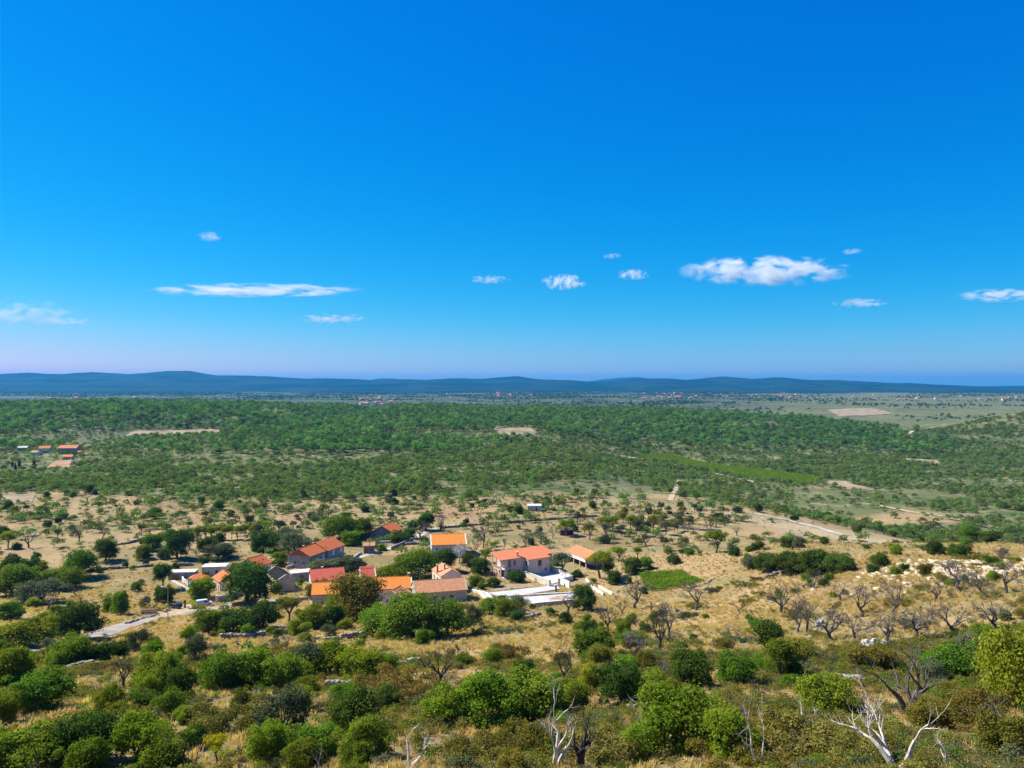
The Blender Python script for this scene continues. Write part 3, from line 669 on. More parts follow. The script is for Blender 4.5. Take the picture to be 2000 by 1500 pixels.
strip_wall('garden_wall', [(454,1186),(474,1183),(500,1180)], 1.3, .4, 'stone_dry', 'dark low wall in the shade of the big tree')
strip_wall('garden_wall', [(540,1178),(600,1172)], 1.0, .4, 'stone_dry', 'dark roadside wall below the black-roofed house')
strip_wall('garden_wall', [(352,1122),(358,1138),(368,1143)], 1.4, .4, 'plaster_white', 'white stepped wall left of the pavilion')
strip_wall('garden_wall', [(338,1138),(369,1155)], .7, 1.2, 'stone_wall', 'stone stair wall running down to the lawn')
strip_wall('garden_wall', [(560,1112),(583,1106)], 1.2, .4, 'concrete', 'pale yard wall in front of the long grey house')
strip_wall('garden_wall', [(765,1074),(806,1056)], 1.4, .4, 'stone_dry', 'dark wall along the lane below the dark grey house')
strip_wall('garden_wall', [(688,1094),(700,1085),(706,1083)], 1.0, .4, 'concrete', 'pale broken wall beside the ruined shed')
strip_wall('garden_wall', [(728,1062),(770,1060)], 1.0, .6, 'concrete', 'light terrace edge below the dark grey house')
post('gate_pillar', 1074, 1146, .7, 2.2, 'concrete', 'grey pillar left of the courtyard gate', 'pillar', 'plaster_white')
post('gate_pillar', 1092, 1144, .7, 2.4, 'concrete', 'grey pillar right of the courtyard gate', 'pillar', 'plaster_white')
post('gate_pillar', 1086, 1156, .6, 2.2, 'stone_dry', 'lone stone post below the driveway', 'pillar', 'concrete')
post('gate_pillar', 423, 1177, .5, 2.1, 'plaster_white', 'white gate pillar behind the van', 'pillar')
# brown gate
g = G(414, 1177); r0 = tag(empty('gate', g, .25), 'dark brown wooden gate behind the white van', 'gate')
for k in range(7):
    mb = MB(); mb.box(-1.2 + k * .36, -1.2 + k * .36 + .33, -.04, .04, 0, 1.9); mb.build('board', MATS['wood'], r0)
mb = MB(); mb.box(-1.2, 1.3, .045, .1, .4, .55); mb.box(-1.2, 1.3, .045, .1, 1.4, 1.55); mb.build('gate_frame', MATS['frame_brown'], r0)
# blue tarpaulin
g = np.array([-103.0, 252.5]); r0 = tag(empty('tarpaulin', (g[0], g[1], h1(*g)), .1), 'blue tarpaulin awning in front of the pavilion', 'tarpaulin')
mb = MB()
for i in range(6):
    x0, x1 = -2.2 + i * .75, -2.2 + (i + 1) * .75; w0, w1 = 1.75 + .12 * math.sin(i * 2.1), 1.75 + .12 * math.sin((i + 1) * 2.1)
    mb.hexa([(x0, -1.1, w0), (x1, -1.1, w1), (x1, .9, w1 + .5), (x0, .9, w0 + .5)], [(x0, -1.1, w0 + .04), (x1, -1.1, w1 + .04), (x1, .9, w1 + .54), (x0, .9, w0 + .54)])
mb.build('sheet', MATS['tarp_blue'], r0)
for sx in (-2.1, 2.2):
    mb = MB(); mb.cyl((sx, -1.0, -.2), (sx, -1.0, 1.8), .05, .05, 6); mb.build('support_post', MATS['metal_grey'], r0)

# dry stone walls: many small stones
def dry_wall(pts, label, hgt=.9, th=.7, mat='stone_dry', group=None):
    P2 = [G(*p) for p in pts]; o = P2[0]; rg = np.random.default_rng(int(pts[0][0] * 7 + pts[0][1]))
    root = tag(empty('stone_wall', o), label, 'stone wall', group); V = []; Lp = []; base = np.array([(-1,-1,-1),(1,-1,-1),(1,1,-1),(-1,1,-1),(-1,-1,1),(1,-1,1),(1,1,1),(-1,1,1)], float)
    fc = [(3,2,1,0),(4,5,6,7),(0,1,5,4),(1,2,6,5),(2,3,7,6),(3,0,4,7)]; nb = 0; cnt = 0
    for A, B in zip(P2[:-1], P2[1:]):
        d = (B - A)[:2]; L_ = np.linalg.norm(d); d /= L_ + 1e-9; n = np.array([-d[1], d[0]])
        s = 0
        while s < L_:
            hh = hgt * (.55 + .8 * vnoise(s * .15, A[0], 4))
            zc = 0
            while zc < hh:
                sz = rg.uniform(.16, .34)
                for k in (-1, 1):
                    p = A[:2] + d * (s + rg.uniform(-.15, .15)) + n * k * th * rg.uniform(.12, .4)
                    b = base * np.array([rg.uniform(.2, .42), rg.uniform(.16, .3), sz * .6]) * rg.uniform(.75, 1.2, (8, 3))
                    t = rg.uniform(-.6, .6) + math.atan2(d[1], d[0]); c_, s_ = math.cos(t), math.sin(t)
                    V.append(np.stack([b[:, 0] * c_ - b[:, 1] * s_ + p[0] - o[0], b[:, 0] * s_ + b[:, 1] * c_ + p[1] - o[1], b[:, 2] + zc + h1(*p) - o[2]], -1))
                    Lp += [nb + i for f in fc for i in f]; nb += 8; cnt += 6
                zc += sz
            s += rg.uniform(.45, .75)
    me = np_mesh('stones', np.concatenate(V), Lp, np.full(cnt, 4), MATS[mat]); st = link('stones', me, root); st['kind'] = 'stuff'
for pts, lab in (
    ([(170,1119),(215,1112),(300,1106)], 'long dry stone wall on the left of the village'),
    ([(318,1110),(352,1106),(380,1104)], 'dry stone wall behind the grey garage'),
    ([(435,1249),(480,1247),(515,1242)], 'low stone wall below the roadside trees'),
    ([(542,1236),(575,1237),(602,1233)], 'stone wall stub under the bushes by the barn'),
    ([(636,1251),(668,1249),(712,1243)], 'dry stone wall in the grass below the barn'),
    ([(770,1302),(800,1299),(822,1297)], 'short stone wall in the dry grass of the slope'),
    ([(640,1347),(665,1345),(690,1342)], 'scattered pale stones at the edge of the straw patch'),
    ([(860,1032),(930,1026),(1010,1020),(1090,1014),(1165,1009)], 'long stone wall along the top of the orchard'),
    ([(1320,1032),(1365,1036),(1408,1039)], 'stone wall at the right end of the orchard'),
    ([(1500,1054),(1530,1056),(1562,1060)], 'stone wall on the dry shoulder'),
    ([(1496,1130),(1520,1122),(1552,1117),(1570,1118)], 'grey stone wall before the dark hedge'),
    ([(1640,1326),(1670,1334),(1695,1338)], 'tumbled pale stone wall behind the dead tree'),
    ([(1345,1150),(1380,1140),(1395,1130)], 'stone edging below the small vineyard'),
    ([(1020,1212),(1040,1206),(1056,1203)], 'stone bank below the terrace bushes'),
    ([(135,1312),(160,1309),(190,1307)], 'white stones in the grass at the left'),
    ([(205,1068),(250,1062),(290,1052)], 'broken field wall left of the dark oak'),
    ([(775,1065),(812,1063),(838,1064)], 'low field wall leading to the white house'),
    ([(300,1204),(268,1212),(248,1219)], 'pale stone edging of the village road')):
    dry_wall(pts, lab, .9 if 'edging' not in lab else .45)

# boulders and rubble
def rock(name, px_, py_, w_, h_, label, mat, lobes=3, group=None, seed=1, cat='boulder', loc=None):
    g = G(px_, py_) if loc is None else loc; rg = np.random.default_rng(seed); V = []; Fc = []
    import bmesh
    bm = bmesh.new()
    for k in range(lobes):
        r = bmesh.ops.create_icosphere(bm, subdivisions=3, radius=1.0); c = np.array([(k - (lobes - 1) / 2) * w_ / lobes * .9, rg.uniform(-.15, .15) * w_, rg.uniform(-.05, .1) * h_])
        sx = w_ / lobes * rg.uniform(.6, .95); sz = h_ * rg.uniform(.55, .9); of = rg.uniform(0, 50)
        for v in r['verts']:
            p = np.array(v.co); n = 1 + 1.1 * (fbm(p[0] * 1.6 + of, p[1] * 1.6 + p[2] * 2.1, 3, 4) - .5) + .25 * (vnoise(p[0] * 5 + of, p[1] * 5 + p[2] * 6, 8) - .5) 
            n = round(n * 7) / 7 * .45 + n * .55
            v.co = tuple(p * n * np.array([sx, sx * .85, sz]) + c)
    me = bpy.data.meshes.new(name); bm.to_mesh(me); bm.free(); me.materials.append(MATS[mat])
    o = link(name, me); o.location = g; tag(o, label, cat, group); return o
rock('boulder', 1708, 1266, 3.9, 1.7, 'large white limestone boulder on the right-hand slope', 'rock_white', 3, seed=3)
rock('boulder', 1603, 1222, 1.3, 1.6, 'upright pale rock between the bare almond trees', 'rock_white', 1, seed=5)
rock('boulder', 1597, 1233, 1.4, .7, 'flat pale rock beside the bare almond trees', 'rock_white', 2, seed=8)
rock('boulder', 420, 1212, 1.8, .8, 'white stones heaped beside the road under the bushes', 'rock_white', 3, seed=9)

# firewood pile
g = G(292, 1199); r0 = tag(empty('firewood_pile', g, .15), 'pile of cut logs beside the road', 'firewood')
rg = random.Random(5)
for row, n_ in enumerate((6, 5, 4, 2)):
    for k in range(n_):
        y_ = (k - n_ / 2) * .42 + rg.uniform(-.05, .05); zz = .2 + row * .34
        mb = MB(); mb.cyl((-1.9 + rg.uniform(-.3, .3), y_ + rg.uniform(-.1, .1), zz), (1.9 + rg.uniform(-.3, .3), y_, zz + rg.uniform(-.04, .06)), .2, .18, 8); mb.build('log', MATS['wood_log'], r0)
# carved post by the road
g = G(361, 1188); r0 = tag(empty('wooden_post', g), 'brown wooden post with dark top between the two cars', 'post')
mb = MB(); mb.cyl((0, 0, -.3), (0, 0, .9), .42, .34, 10); mb.cyl((0, 0, .9), (0, 0, 1.7), .30, .26, 10); mb.build('shaft', MATS['wood_log'], r0)
mb = MB(); mb.cyl((0, 0, 1.7), (0, 0, 1.95), .42, .42, 10); mb.cyl((0, 0, 1.95), (0, 0, 2.4), .30, .12, 10); mb.build('top', MATS['bark_dark'], r0)

# ---------------------------------------------------------------- poles
def street_lamp(px_, py_, h_, label):
    g = G(px_, py_); r0 = tag(empty('street_lamp', g), label, 'street lamp')
    mb = MB(); mb.cyl((0, 0, -.4), (0, 0, .5), .17, .15, 10); mb.cyl((0, 0, .5), (0, 0, h_), .11, .06, 10); mb.build('pole', MATS['metal_grey'], r0)
    mb = MB(); mb.cyl((0, 0, h_ - .05), (-1.0, 0, h_ + .18), .045, .04, 8); mb.build('arm', MATS['metal_grey'], r0)
    mb = MB(); mb.hexa([(-1.75, -.16, h_ + .12), (-.95, -.12, h_ + .12), (-.95, .12, h_ + .12), (-1.75, .16, h_ + .12)], [(-1.7, -.1, h_ + .3), (-.9, -.08, h_ + .28), (-.9, .08, h_ + .28), (-1.7, .1, h_ + .3)]); hd = mb.build('lamp_head', MATS['white_paint'], r0)
    mb = MB(); mb.box(-1.65, -1.1, -.1, .1, h_ + .07, h_ + .117); mb.build('lens', MATS['light_clear'], hd)
street_lamp(328, 1217, 8.4, 'tall street lamp beside the village road near the dark car')
def utility(px_, py_, h_, label, lean=(0, 0)):
    g = G(px_, py_); r0 = tag(empty('utility_pole', g), label, 'utility pole')
    mb = MB(); mb.cyl((0, 0, -.5), (lean[0], lean[1], h_), .16, .11, 9); mb.build('pole', MATS['pole_wood'], r0)
    mb = MB(); mb.box(lean[0] - .8, lean[0] + .8, lean[1] - .06, lean[1] + .06, h_ - .5, h_ - .38); ca_ = mb.build('crossarm', MATS['pole_wood'], r0)
    for s_ in (-.7, 0, .7):
        mb = MB(); mb.cyl((lean[0] + s_, lean[1], h_ - .377), (lean[0] + s_, lean[1], h_ - .15), .05, .07, 8); mb.build('insulator', MATS['white_paint'], ca_)
utility(722, 1084, 6.6, 'utility pole standing beside the ruined shed')
utility(635, 1098, 6.2, 'utility pole in front of the long grey house')
utility(820, 1142, 5.6, 'upright utility pole behind the orange end chimney')
utility(809, 1130, 6.0, 'leaning wooden pole above the bright orange roof', (1.6, .3))

# ---------------------------------------------------------------- vehicles
def car(px_, py_, yaw, label, kind, paint):
    g = G(px_, py_) + np.array([0, 0, .15]); r0 = tag(empty('parked_van' if kind == 'van' else 'parked_car', g, R_(yaw)), label, 'van' if kind == 'van' else 'car')
    if kind == 'van':
        prof = [(-2.15,.35),(-2.2,.9),(-2.12,1.72),(-1.95,1.84),(.45,1.86),(.75,1.8),(1.35,1.15),(2.05,.98),(2.2,.75),(2.2,.35)]; wid = .88; glass = [(-.15,1.15),(-.1,1.68),(.55,1.68),(1.05,1.15)]
    else:
        prof = [(-2.05,.32),(-2.12,.75),(-2.05,1.0),(-1.75,1.35),(-1.2,1.46),(.1,1.46),(.45,1.38),(1.05,.98),(1.95,.82),(2.1,.6),(2.1,.32)]; wid = .87; glass = [(-1.7,1.02),(-1.3,1.34),(.2,1.36),(.8,1.02)]
    mb = MB(); n = len(prof)
    def wz(z): return wid - (max(0, z - .95) ** 1.4) * .22 - (.05 if z < .5 else 0)
    vs = []
    for sy, ins in ((-1, .06), (-1, 0), (1, 0), (1, .06)):
        for (x_, z_) in prof:
            sc_ = 1 - ins * .4 if ins else 1
            vs.append((x_ * sc_, sy * (wz(z_) + (0.0 if ins else -.04)), .9 + (z_ - .9) * (1 - (ins * .8 if ins else 0))))
    rows = [0, 1, 2, 3]; fs = []
    for a_, b_ in ((0, 1), (1, 2), (2, 3)):
        for i in range(n):
            j = (i + 1) % n; fs.append((a_ * n + i, b_ * n + i, b_ * n + j, a_ * n + j))
    fs.append(tuple(range(n))); fs.append(tuple(3 * n + i for i in range(n))[::-1])
    mb.add(vs, fs); body = mb.build('body', MATS[paint], r0, True)
    bv = body.modifiers.new('bevel', 'BEVEL'); bv.width = .05; bv.segments = 2; bv.limit_method = 'ANGLE'
    for sy in (-1, 1):
        mb = MB(); q_ = [(x_, sy * (wz(z_) + .012), z_) for x_, z_ in glass]; q2 = [(x_, sy * (wz(z_) - .04), z_) for x_, z_ in glass]
        mb.hexa(q2, q_); mb.build('side_window', MATS['glass'], r0)
        mb = MB(); mb.box(.75, .95, sy * .93 - .09, sy * .93 + .09, 1.0, 1.14); mb.build('mirror', MATS[paint], r0)
        for xx in (-1.35, 1.35):
            mb = MB(); mb.cyl((xx, sy * .72, .32), (xx, sy * .90, .32), .33, .33, 16); wh = mb.build('wheel', MATS['rubber'], r0)
            mb = MB(); mb.cyl((xx, sy * .88, .32), (xx, sy * .915, .32), .19, .17, 10); mb.build('rim', MATS['metal_grey'], wh)
        mb = MB(); mb.box(2.08, 2.2 if kind == 'van' else 2.1, sy * .66 - .16, sy * .66 + .16, .68, .86); mb.build('headlight', MATS['light_clear'], r0)
        zz = (1.0, 1.4) if kind == 'van' else (.78, .98)
        mb = MB(); mb.box(-2.24 if kind == 'van' else -2.14, -2.1 if kind == 'van' else -2.0, sy * .74 - .08, sy * .74 + .08, *zz); mb.build('tail_light', MATS['light_red'], r0)
    ws = ((.8, 1.77), (1.33, 1.2)) if kind == 'van' else ((.5, 1.38), (1.03, 1.03))
    (xa_, za_), (xb_, zb_) = ws; mb = MB(); mb.hexa([(xa_, -.62, za_ - .03), (xb_, -.72, zb_ - .03), (xb_, .72, zb_ - .03), (xa_, .62, za_ - .03)], [(xa_ + .03, -.62, za_ + .03), (xb_ + .04, -.72, zb_ + .03), (xb_ + .04, .72, zb_ + .03), (xa_ + .03, .62, za_ + .03)]); mb.build('windscreen', MATS['glass'], r0)
    ws = ((-2.16, 1.62), (-2.22, 1.1)) if kind == 'van' else ((-1.72, 1.36), (-2.03, 1.04))
    (xa_, za_), (xb_, zb_) = ws; mb = MB(); mb.hexa([(xa_ - .03, -.6, za_), (xb_ - .03, -.66, zb_), (xb_ - .03, .66, zb_), (xa_ - .03, .6, za_)], [(xa_ + .05, -.6, za_), (xb_ + .05, -.66, zb_), (xb_ + .05, .66, zb_), (xa_ + .05, .6, za_)]); mb.build('rear_window', MATS['glass'], r0)
car(341, 1189, 160, 'dark blue hatchback parked in the sandy bay by the street lamp', 'car', 'car_navy')
car(399, 1184, 25, 'white van parked on the road in front of the brown gate', 'van', 'car_white')

# ---------------------------------------------------------------- plants: prototypes
def leaves(rg, C, Rd, n, size, sq=1.0, inner=.45, zmin=.02):
    """n leaf sprays spread through clumps (centres C, radii Rd)"""
    C = np.asarray(C, float); Rd = np.asarray(Rd, float); p = Rd ** 2; p /= p.sum()
    k = rg.choice(len(C), n, p=p)
    d = rg.normal(size=(n, 3)); d /= np.linalg.norm(d, axis=1)[:, None]
    d[:, 2] = np.where(d[:, 2] < -.3, -d[:, 2] * .6, d[:, 2])
    r = Rd[k] * (inner + (1 - inner) * rg.random(n) ** .45) * (1 + .22 * np.maximum(0, rg.normal(size=n)))
    pos = C[k] + d * r[:, None] * np.array([1, 1, sq]); pos[:, 2] = np.maximum(pos[:, 2], zmin + .15 * rg.random(n))
    nr = d * .55 + rg.normal(size=(n, 3)) * .55 + np.array([0, 0, .35]); nr /= np.linalg.norm(nr, axis=1)[:, None]
    a = np.cross(nr, rg.normal(size=(n, 3))); a /= np.linalg.norm(a, axis=1)[:, None]; b = np.cross(nr, a)
    s = size * rg.uniform(.55, 1.35, n)[:, None]; t = rg.uniform(.45, .8, n)[:, None]
    V = np.stack([pos - a * s, pos - b * s * t + nr * s * .15, pos + a * s, pos + b * s * t + nr * s * .15], 1).reshape(-1, 3)
    return V, np.arange(4 * n), np.full(n, 4)

def clumps(rg, w_, h_, zc, k, cr=.3, skirt=0):
    C = []; Rr = []
    for i in range(k):
        d = rg.normal(size=3); d /= np.linalg.norm(d); d[2] = d[2] if d[2] > -.5 else -d[2]
        f = rg.uniform(.35, .86)
        C.append((d[0] * w_ / 2 * f, d[1] * w_ / 2 * f, zc + d[2] * (h_ / 2) * f)); Rr.append(rg.uniform(.6, 1.15) * cr * min(w_, h_) / 2 * 1.6)
    for i in range(skirt):                   # foliage that hangs to the ground
        t = rg.uniform(0, 6.28); f = rg.uniform(.45, .85); C.append((math.cos(t) * w_ / 2 * f, math.sin(t) * w_ / 2 * f, rg.uniform(.12, .28) * h_)); Rr.append(rg.uniform(.5, .9) * cr * min(w_, h_) / 2 * 1.5)
    for i in range(max(2, k // 9)):          # shoots that break the outline
        d = rg.normal(size=3); d /= np.linalg.norm(d); d[2] = abs(d[2]); C.append((d[0] * w_ / 2 * .98, d[1] * w_ / 2 * .98, zc + d[2] * h_ / 2 * 1.05)); Rr.append(rg.uniform(.3, .55) * cr * min(w_, h_) / 2 * 1.4)
    C = np.array(C); Rr = np.array(Rr)
    C[:, 0] *= rg.uniform(.85, 1.1); return C, Rr

def limbs(rg, base_h, w_, h_, r0, k=5, n=6, lean=.15):
    mb = MB(); z1 = base_h
    top = np.array([rg.normal() * lean, rg.normal() * lean, z1])
    v, f = tube_np([(0, 0, -.4), top * .5 + np.array([rg.normal() * .06, 0, 0]), top], [r0 * 1.25, r0, r0 * .8], n); mb.add(v.tolist(), f)
    for i in range(k):
        t = 2 * math.pi * (i + rg.random() * .7) / k; e = np.array([math.cos(t) * w_ * .36, math.sin(t) * w_ * .36, h_ * rg.uniform(.6, .88)])
        md = top * .6 + e * .4 + np.array([0, 0, .25]) + rg.normal(size=3) * .12
        v, f = tube_np([top * .92, md, e], [r0 * .6, r0 * .36, r0 * .12], 5); mb.add(v.tolist(), f)
    return mb

PROTO = {}
def reg(kind, trunk, crown, w_, h_): PROTO.setdefault(kind, []).append((trunk, crown, w_, h_))

for s in range(3):
    rg = np.random.default_rng(100 + s)
    C, Rr = clumps(rg, 6, 5.4, 2.95, 52, .29, 12); me = np_mesh('oak_crown', *leaves(rg, C, Rr, 16000, .125), MATS['leaf_dark'])
    reg('oak', limbs(rg, 1.5, 6, 5.5, .26, 6).mesh('oak_trunk', MATS['bark']), me, 6.4, 6.2)
for s in range(5):
    rg = np.random.default_rng(200 + s); C, Rr = clumps(rg, 4.2, 3.2, 1.45, 34, .33, 20)
    k = rg.integers(2, 5)                    # a couple of taller lobes break the outline
    C = np.vstack([C, np.column_stack([rg.normal(size=k) * .9, rg.normal(size=k) * .9, rg.uniform(2.4, 3.2, k)])]); Rr = np.append(Rr, rg.uniform(.4, .7, k))
    me = np_mesh('bush_crown', *leaves(rg, C, Rr, 14000, .092), MATS['leaf_mid'])
    reg('bush', limbs(rg, .5, 4.2, 3.2, .10, 7, 5).mesh('bush_stem', MATS['bark']), me, 4.7, 3.6)
for s in range(4):
    rg = np.random.default_rng(300 + s); C, Rr = clumps(rg, 3.8, 3.0, 1.6, 24, .30, 12)
    me = np_mesh('airy_crown', *leaves(rg, C, Rr, 7000, .075, 1.1, .2), MATS['leaf_olive'])
    reg('airy', limbs(rg, .5, 4.0, 3.6, .08, 11, 4).mesh('airy_stem', MATS['bark_bare']), me, 4.2, 3.7)
for s in range(3):
    rg = np.random.default_rng(400 + s); C, Rr = clumps(rg, 2.0, 4.2, 2.6, 20, .55)
    me = np_mesh('slim_crown', *leaves(rg, C, Rr, 8000, .09), MATS['leaf_mid'])
    reg('slim', limbs(rg, 1.1, 2, 4.6, .13, 5).mesh('slim_trunk', MATS['bark']), me, 2.7, 5.0)
for s in range(4):
    rg = np.random.default_rng(500 + s); C, Rr = clumps(rg, 3.8, 2.9, 3.2, 18, .34)
    me = np_mesh('young_crown', *leaves(rg, C, Rr, 5000, .09, 1.0, .2), MATS['leaf_lime'])
    reg('young', limbs(rg, 1.5, 3.8, 4.6, .14, 7).mesh('young_trunk', MATS['bark']), me, 4.2, 5.0)
for s in range(4):
    rg = np.random.default_rng(600 + s); k = 26
    C = np.column_stack([rg.normal(size=k) * 1.25, rg.normal(size=k) * 1.25, rg.uniform(.15, .75, k)]); Rr = rg.uniform(.35, .75, k)
    me = np_mesh('thicket_crown', *leaves(rg, C, Rr, 9000, .068, .75, .2), MATS['leaf_bramble'])
    reg('thicket', limbs(rg, .2, 3.2, 1.1, .035, 12, 4).mesh('thicket_stem', MATS['bark_bare']), me, 4.6, 1.5)
for s in range(2):
    rg = np.random.default_rng(700 + s); k = 26; zz = np.linspace(.8, 8.2, k); wd = .85 * np.sin(np.clip((8.8 - zz) / 8.5, 0, 1) * 1.6) ** .8
    C = np.column_stack([rg.normal(size=k) * .2, rg.normal(size=k) * .2, zz]); me = np_mesh('cypress_crown', *leaves(rg, C, np.maximum(.25, wd), 2600, .2, 1.3), MATS['leaf_dark'])
    reg('cypress', limbs(rg, 1.0, .8, 5, .14, 3).mesh('cypress_trunk', MATS['bark']), me, 2.0, 9.0)

def grow(rg, start, d, length, rad, depth, thick, thin, up=.1, gn=(2, 4), spread=.75, top=3):
    k = 5; pts = [np.array(start, float)]; rs = [rad]; d = np.array(d, float)
    for i in range(k):
        d = d + rg.normal(size=3) * .17 + np.array([0, 0, up * .25]); d /= np.linalg.norm(d)
        pts.append(pts[-1] + d * length / k); rs.append(rad * (1 - .45 * (i + 1) / k) if depth else rad * (1 - .8 * (i + 1) / k))
    v, f = tube_np(pts, rs, 6 if depth > 2 else (4 if depth > 0 else 3)); (thick if depth >= top else thin).add(v.tolist(), f)
    if depth == 0: return
    for c in range(int(rg.integers(*gn)) + (1 if depth < 3 else 0) + (1 if depth == 1 and gn[0] > 1 else 0)):
        i = int(rg.integers(2, k + 1)) if c else k
        nd = d + rg.normal(size=3) * spread + np.array([0, 0, up]); nd /= np.linalg.norm(nd)
        grow(rg, pts[i], nd, length * rg.uniform(.55, .85), max(.02, rs[i] * rg.uniform(.55, .8)), depth - 1, thick, thin, up, gn, spread, top)
def norm_tree(a, b, hh, ww=None):
    V = np.array(a.v + b.v); z = V[:, 2].max(); s = hh / z; r = 2 * np.percentile(np.hypot(V[:, 0], V[:, 1]), 92)
    a.v = [tuple(np.array(p) * s) for p in a.v]; b.v = [tuple(np.array(p) * s) for p in b.v]; return r * s
for s in range(7):
    rg = np.random.default_rng(800 + s); tk, tn = MB(), MB()
    v, f = tube_np([(0, 0, -.3), (rg.normal() * .1, rg.normal() * .1, .55), (rg.normal() * .18, rg.normal() * .18, 1.0)], [.2, .16, .15], 7); tk.add(v.tolist(), f)
    e = v[-7:].mean(0)
    for c in range(int(rg.integers(3, 5))):
        t = 2 * math.pi * (c + rg.random() * .6) / 4; grow(rg, e, (math.cos(t) * .75, math.sin(t) * .75, .9), rg.uniform(1.0, 1.5), .115, 4, tk, tn, .12, (2, 4), .6)
    ww = norm_tree(tk, tn, 4.4); reg('bare', tk.mesh('bare_trunk', MATS['bark_bare']), tn.mesh('bare_crown', MATS['bark_bare']), ww, 4.4)
for s in range(5):                           # tall dead trees of the foreground, few twisted limbs
    rg = np.random.default_rng(960 + s); tk, tn = MB(), MB()
    for c in range(2 + s % 2):
        t = 2 * math.pi * (c + rg.random() * .7) / 3; grow(rg, (0, 0, -.3), (math.cos(t) * .35, math.sin(t) * .35, 1), rg.uniform(2.2, 3.0), .26, 3, tk, tn, .2, (1, 4), .5, 2)
    ww = norm_tree(tk, tn, 5.0); reg('dead', tk.mesh('dead_trunk', MATS['bark_pale']), tn.mesh('dead_crown', MATS['bark_pale']), ww, 5.0)

NAMES = {'oak': 'oak_tree', 'bush': 'shrub', 'airy': 'sparse_shrub', 'slim': 'slender_tree', 'young': 'orchard_tree', 'thicket': 'bramble_thicket', 'cypress': 'cypress_tree', 'bare': 'bare_tree', 'dead': 'dead_tree'}
CATS = {'oak': 'tree', 'bush': 'shrub', 'airy': 'shrub', 'slim': 'tree', 'young': 'tree', 'thicket': 'thicket', 'cypress': 'tree', 'bare': 'bare tree', 'dead': 'dead tree'}
pr_ = random.Random(3)
TAKEN = []
def plant(kind, loc, w_, h_, label, leaf=None, bark=None, group=None, var=None):
    P_ = PROTO[kind]; trunk, crown, pw, ph = P_[pr_.randrange(len(P_)) if var is None else var]
    sx = w_ / pw; root = empty(NAMES[kind], loc, pr_.uniform(0, 6.28), (sx, sx * pr_.uniform(.9, 1.1), h_ / ph)); tag(root, label, CATS[kind], group)
    for nm, me, mt in (('trunk', trunk, bark), ('crown', crown, leaf or bark if kind not in ('bare', 'dead') else bark)):
        o = link(nm, me, root)
        if mt: o.material_slots[0].link = 'OBJECT'; o.material_slots[0].material = MATS[mt]
    TAKEN.append((loc[0], loc[1], w_ * .4)); return root
def place(kind, px_, py_, wp, hp, label, leaf=None, bark=None, group=None, var=None):
    g = G(px_, py_); k = g[1] / F; plant(kind, (g[0], g[1], g[2] - .05), wp * k, hp * k, label, leaf, bark, group, var)

LEAFWORD = {'leaf_dark': 'dark green', 'leaf_mid': 'green', 'leaf_bright': 'bright green', 'leaf_lime': 'yellow-green', 'leaf_olive': 'grey-green', 'leaf_autumn': 'russet-green', 'leaf_bramble': 'brownish', 'leaf_yellow': 'yellow', 'bark_bare': 'grey', 'bark_pale': 'pale', 'bark_dark': 'dark', None: ''}
def where(x, y):
    if y < 85: return 'low on the near slope' + (' at the left' if x < -18 else ' at the right' if x > 22 else ' in the middle')
    if y < 190: return ('on the slope at the left' if x < -45 else 'on the right-hand slope' if x > 28 else 'on the slope below the village')
    if y < 262: return ('in the thickets left of the village road' if x < -118 else 'on the stony right-hand shoulder' if x > 45 else 'among the village houses')
    if y < 330: return ('in the dry fields left of the village' if x < -105 else 'on the stony right-hand shoulder' if x > 60 else 'behind the village houses')
    if y < 470: return ('in the dry fields left of the village' if x < -70 else 'in the valley beyond the rocky spur' if x > 110 else 'in the dry orchard above the village')
    return 'in the scrub beyond the dry fields'
WORD = {'oak': 'round oak tree', 'bush': 'dense shrub', 'airy': 'sparse shrub', 'slim': 'slender tree', 'young': 'orchard tree', 'thicket': 'low thicket', 'cypress': 'cypress', 'bare': 'leafless tree', 'dead': 'dead tree'}
LAND = [(328,1217,'the street lamp'),(400,1186,'the white van'),(482,1182,'the largest dark tree'),(152,1249,'the big round dark tree at the left'),(241,1344,'the bare dark tree at the left'),(500,1352,'the widest bush of the green clump'),(422,1490,'the small yellow bush'),(552,1440,'the grey half-bare bush'),(952,1412,'the big bright bush of the near slope'),(1211,1378,'the round dark glossy bush'),(1322,1456,'the large yellow-green bush'),(1500,1302,'the upright dark tree'),(1708,1266,'the white boulder'),(1775,1404,'the big grey dead tree'),(1592,1120,'the dark hedge'),(1398,1080,'the lone bright tree'),(1030,1125,'the pink house'),(1145,1112,'the open farm building'),(1080,1180,'the lower terrace'),(875,1090,'the white house'),(760,1058,'the dark grey house'),(620,1105,'the long grey house'),(862,1338,'the bare tree on the straw slope'),(806,1248,'the big leafy village tree'),(660,1195,'the orange barn'),(346,1092,'the tall oak behind the garage'),(385,1118,'the pavilion'),(430,1055,'the row of young trees'),(1107,1047,'the dark wooden hut'),(1044,998,'the pale concrete hut'),(1310,975,'the winding sandy track'),(1900,1110,'the rubble heap'),(1300,1138,'the small vineyard'),(60,1180,'the silvery bush at the left edge'),(206,1096,'the long stone wall'),(1752,1500,'the large forked dead tree'),(1085,1500,'the tallest pale dead tree'),(1600,1020,'the pale path on the spur'),(100,980,'the small dry meadow'),(1130,1340,'the green bush below the terrace'),(165,1490,'the large dark bush in the corner'),(1985,1385,'the tall lime tree'),(1000,1022,'the long orchard wall'),(1670,1250,'the row of bare almonds')]
LAND = [(*G(a_, b_)[:2], c_) for a_, b_, c_ in LAND]
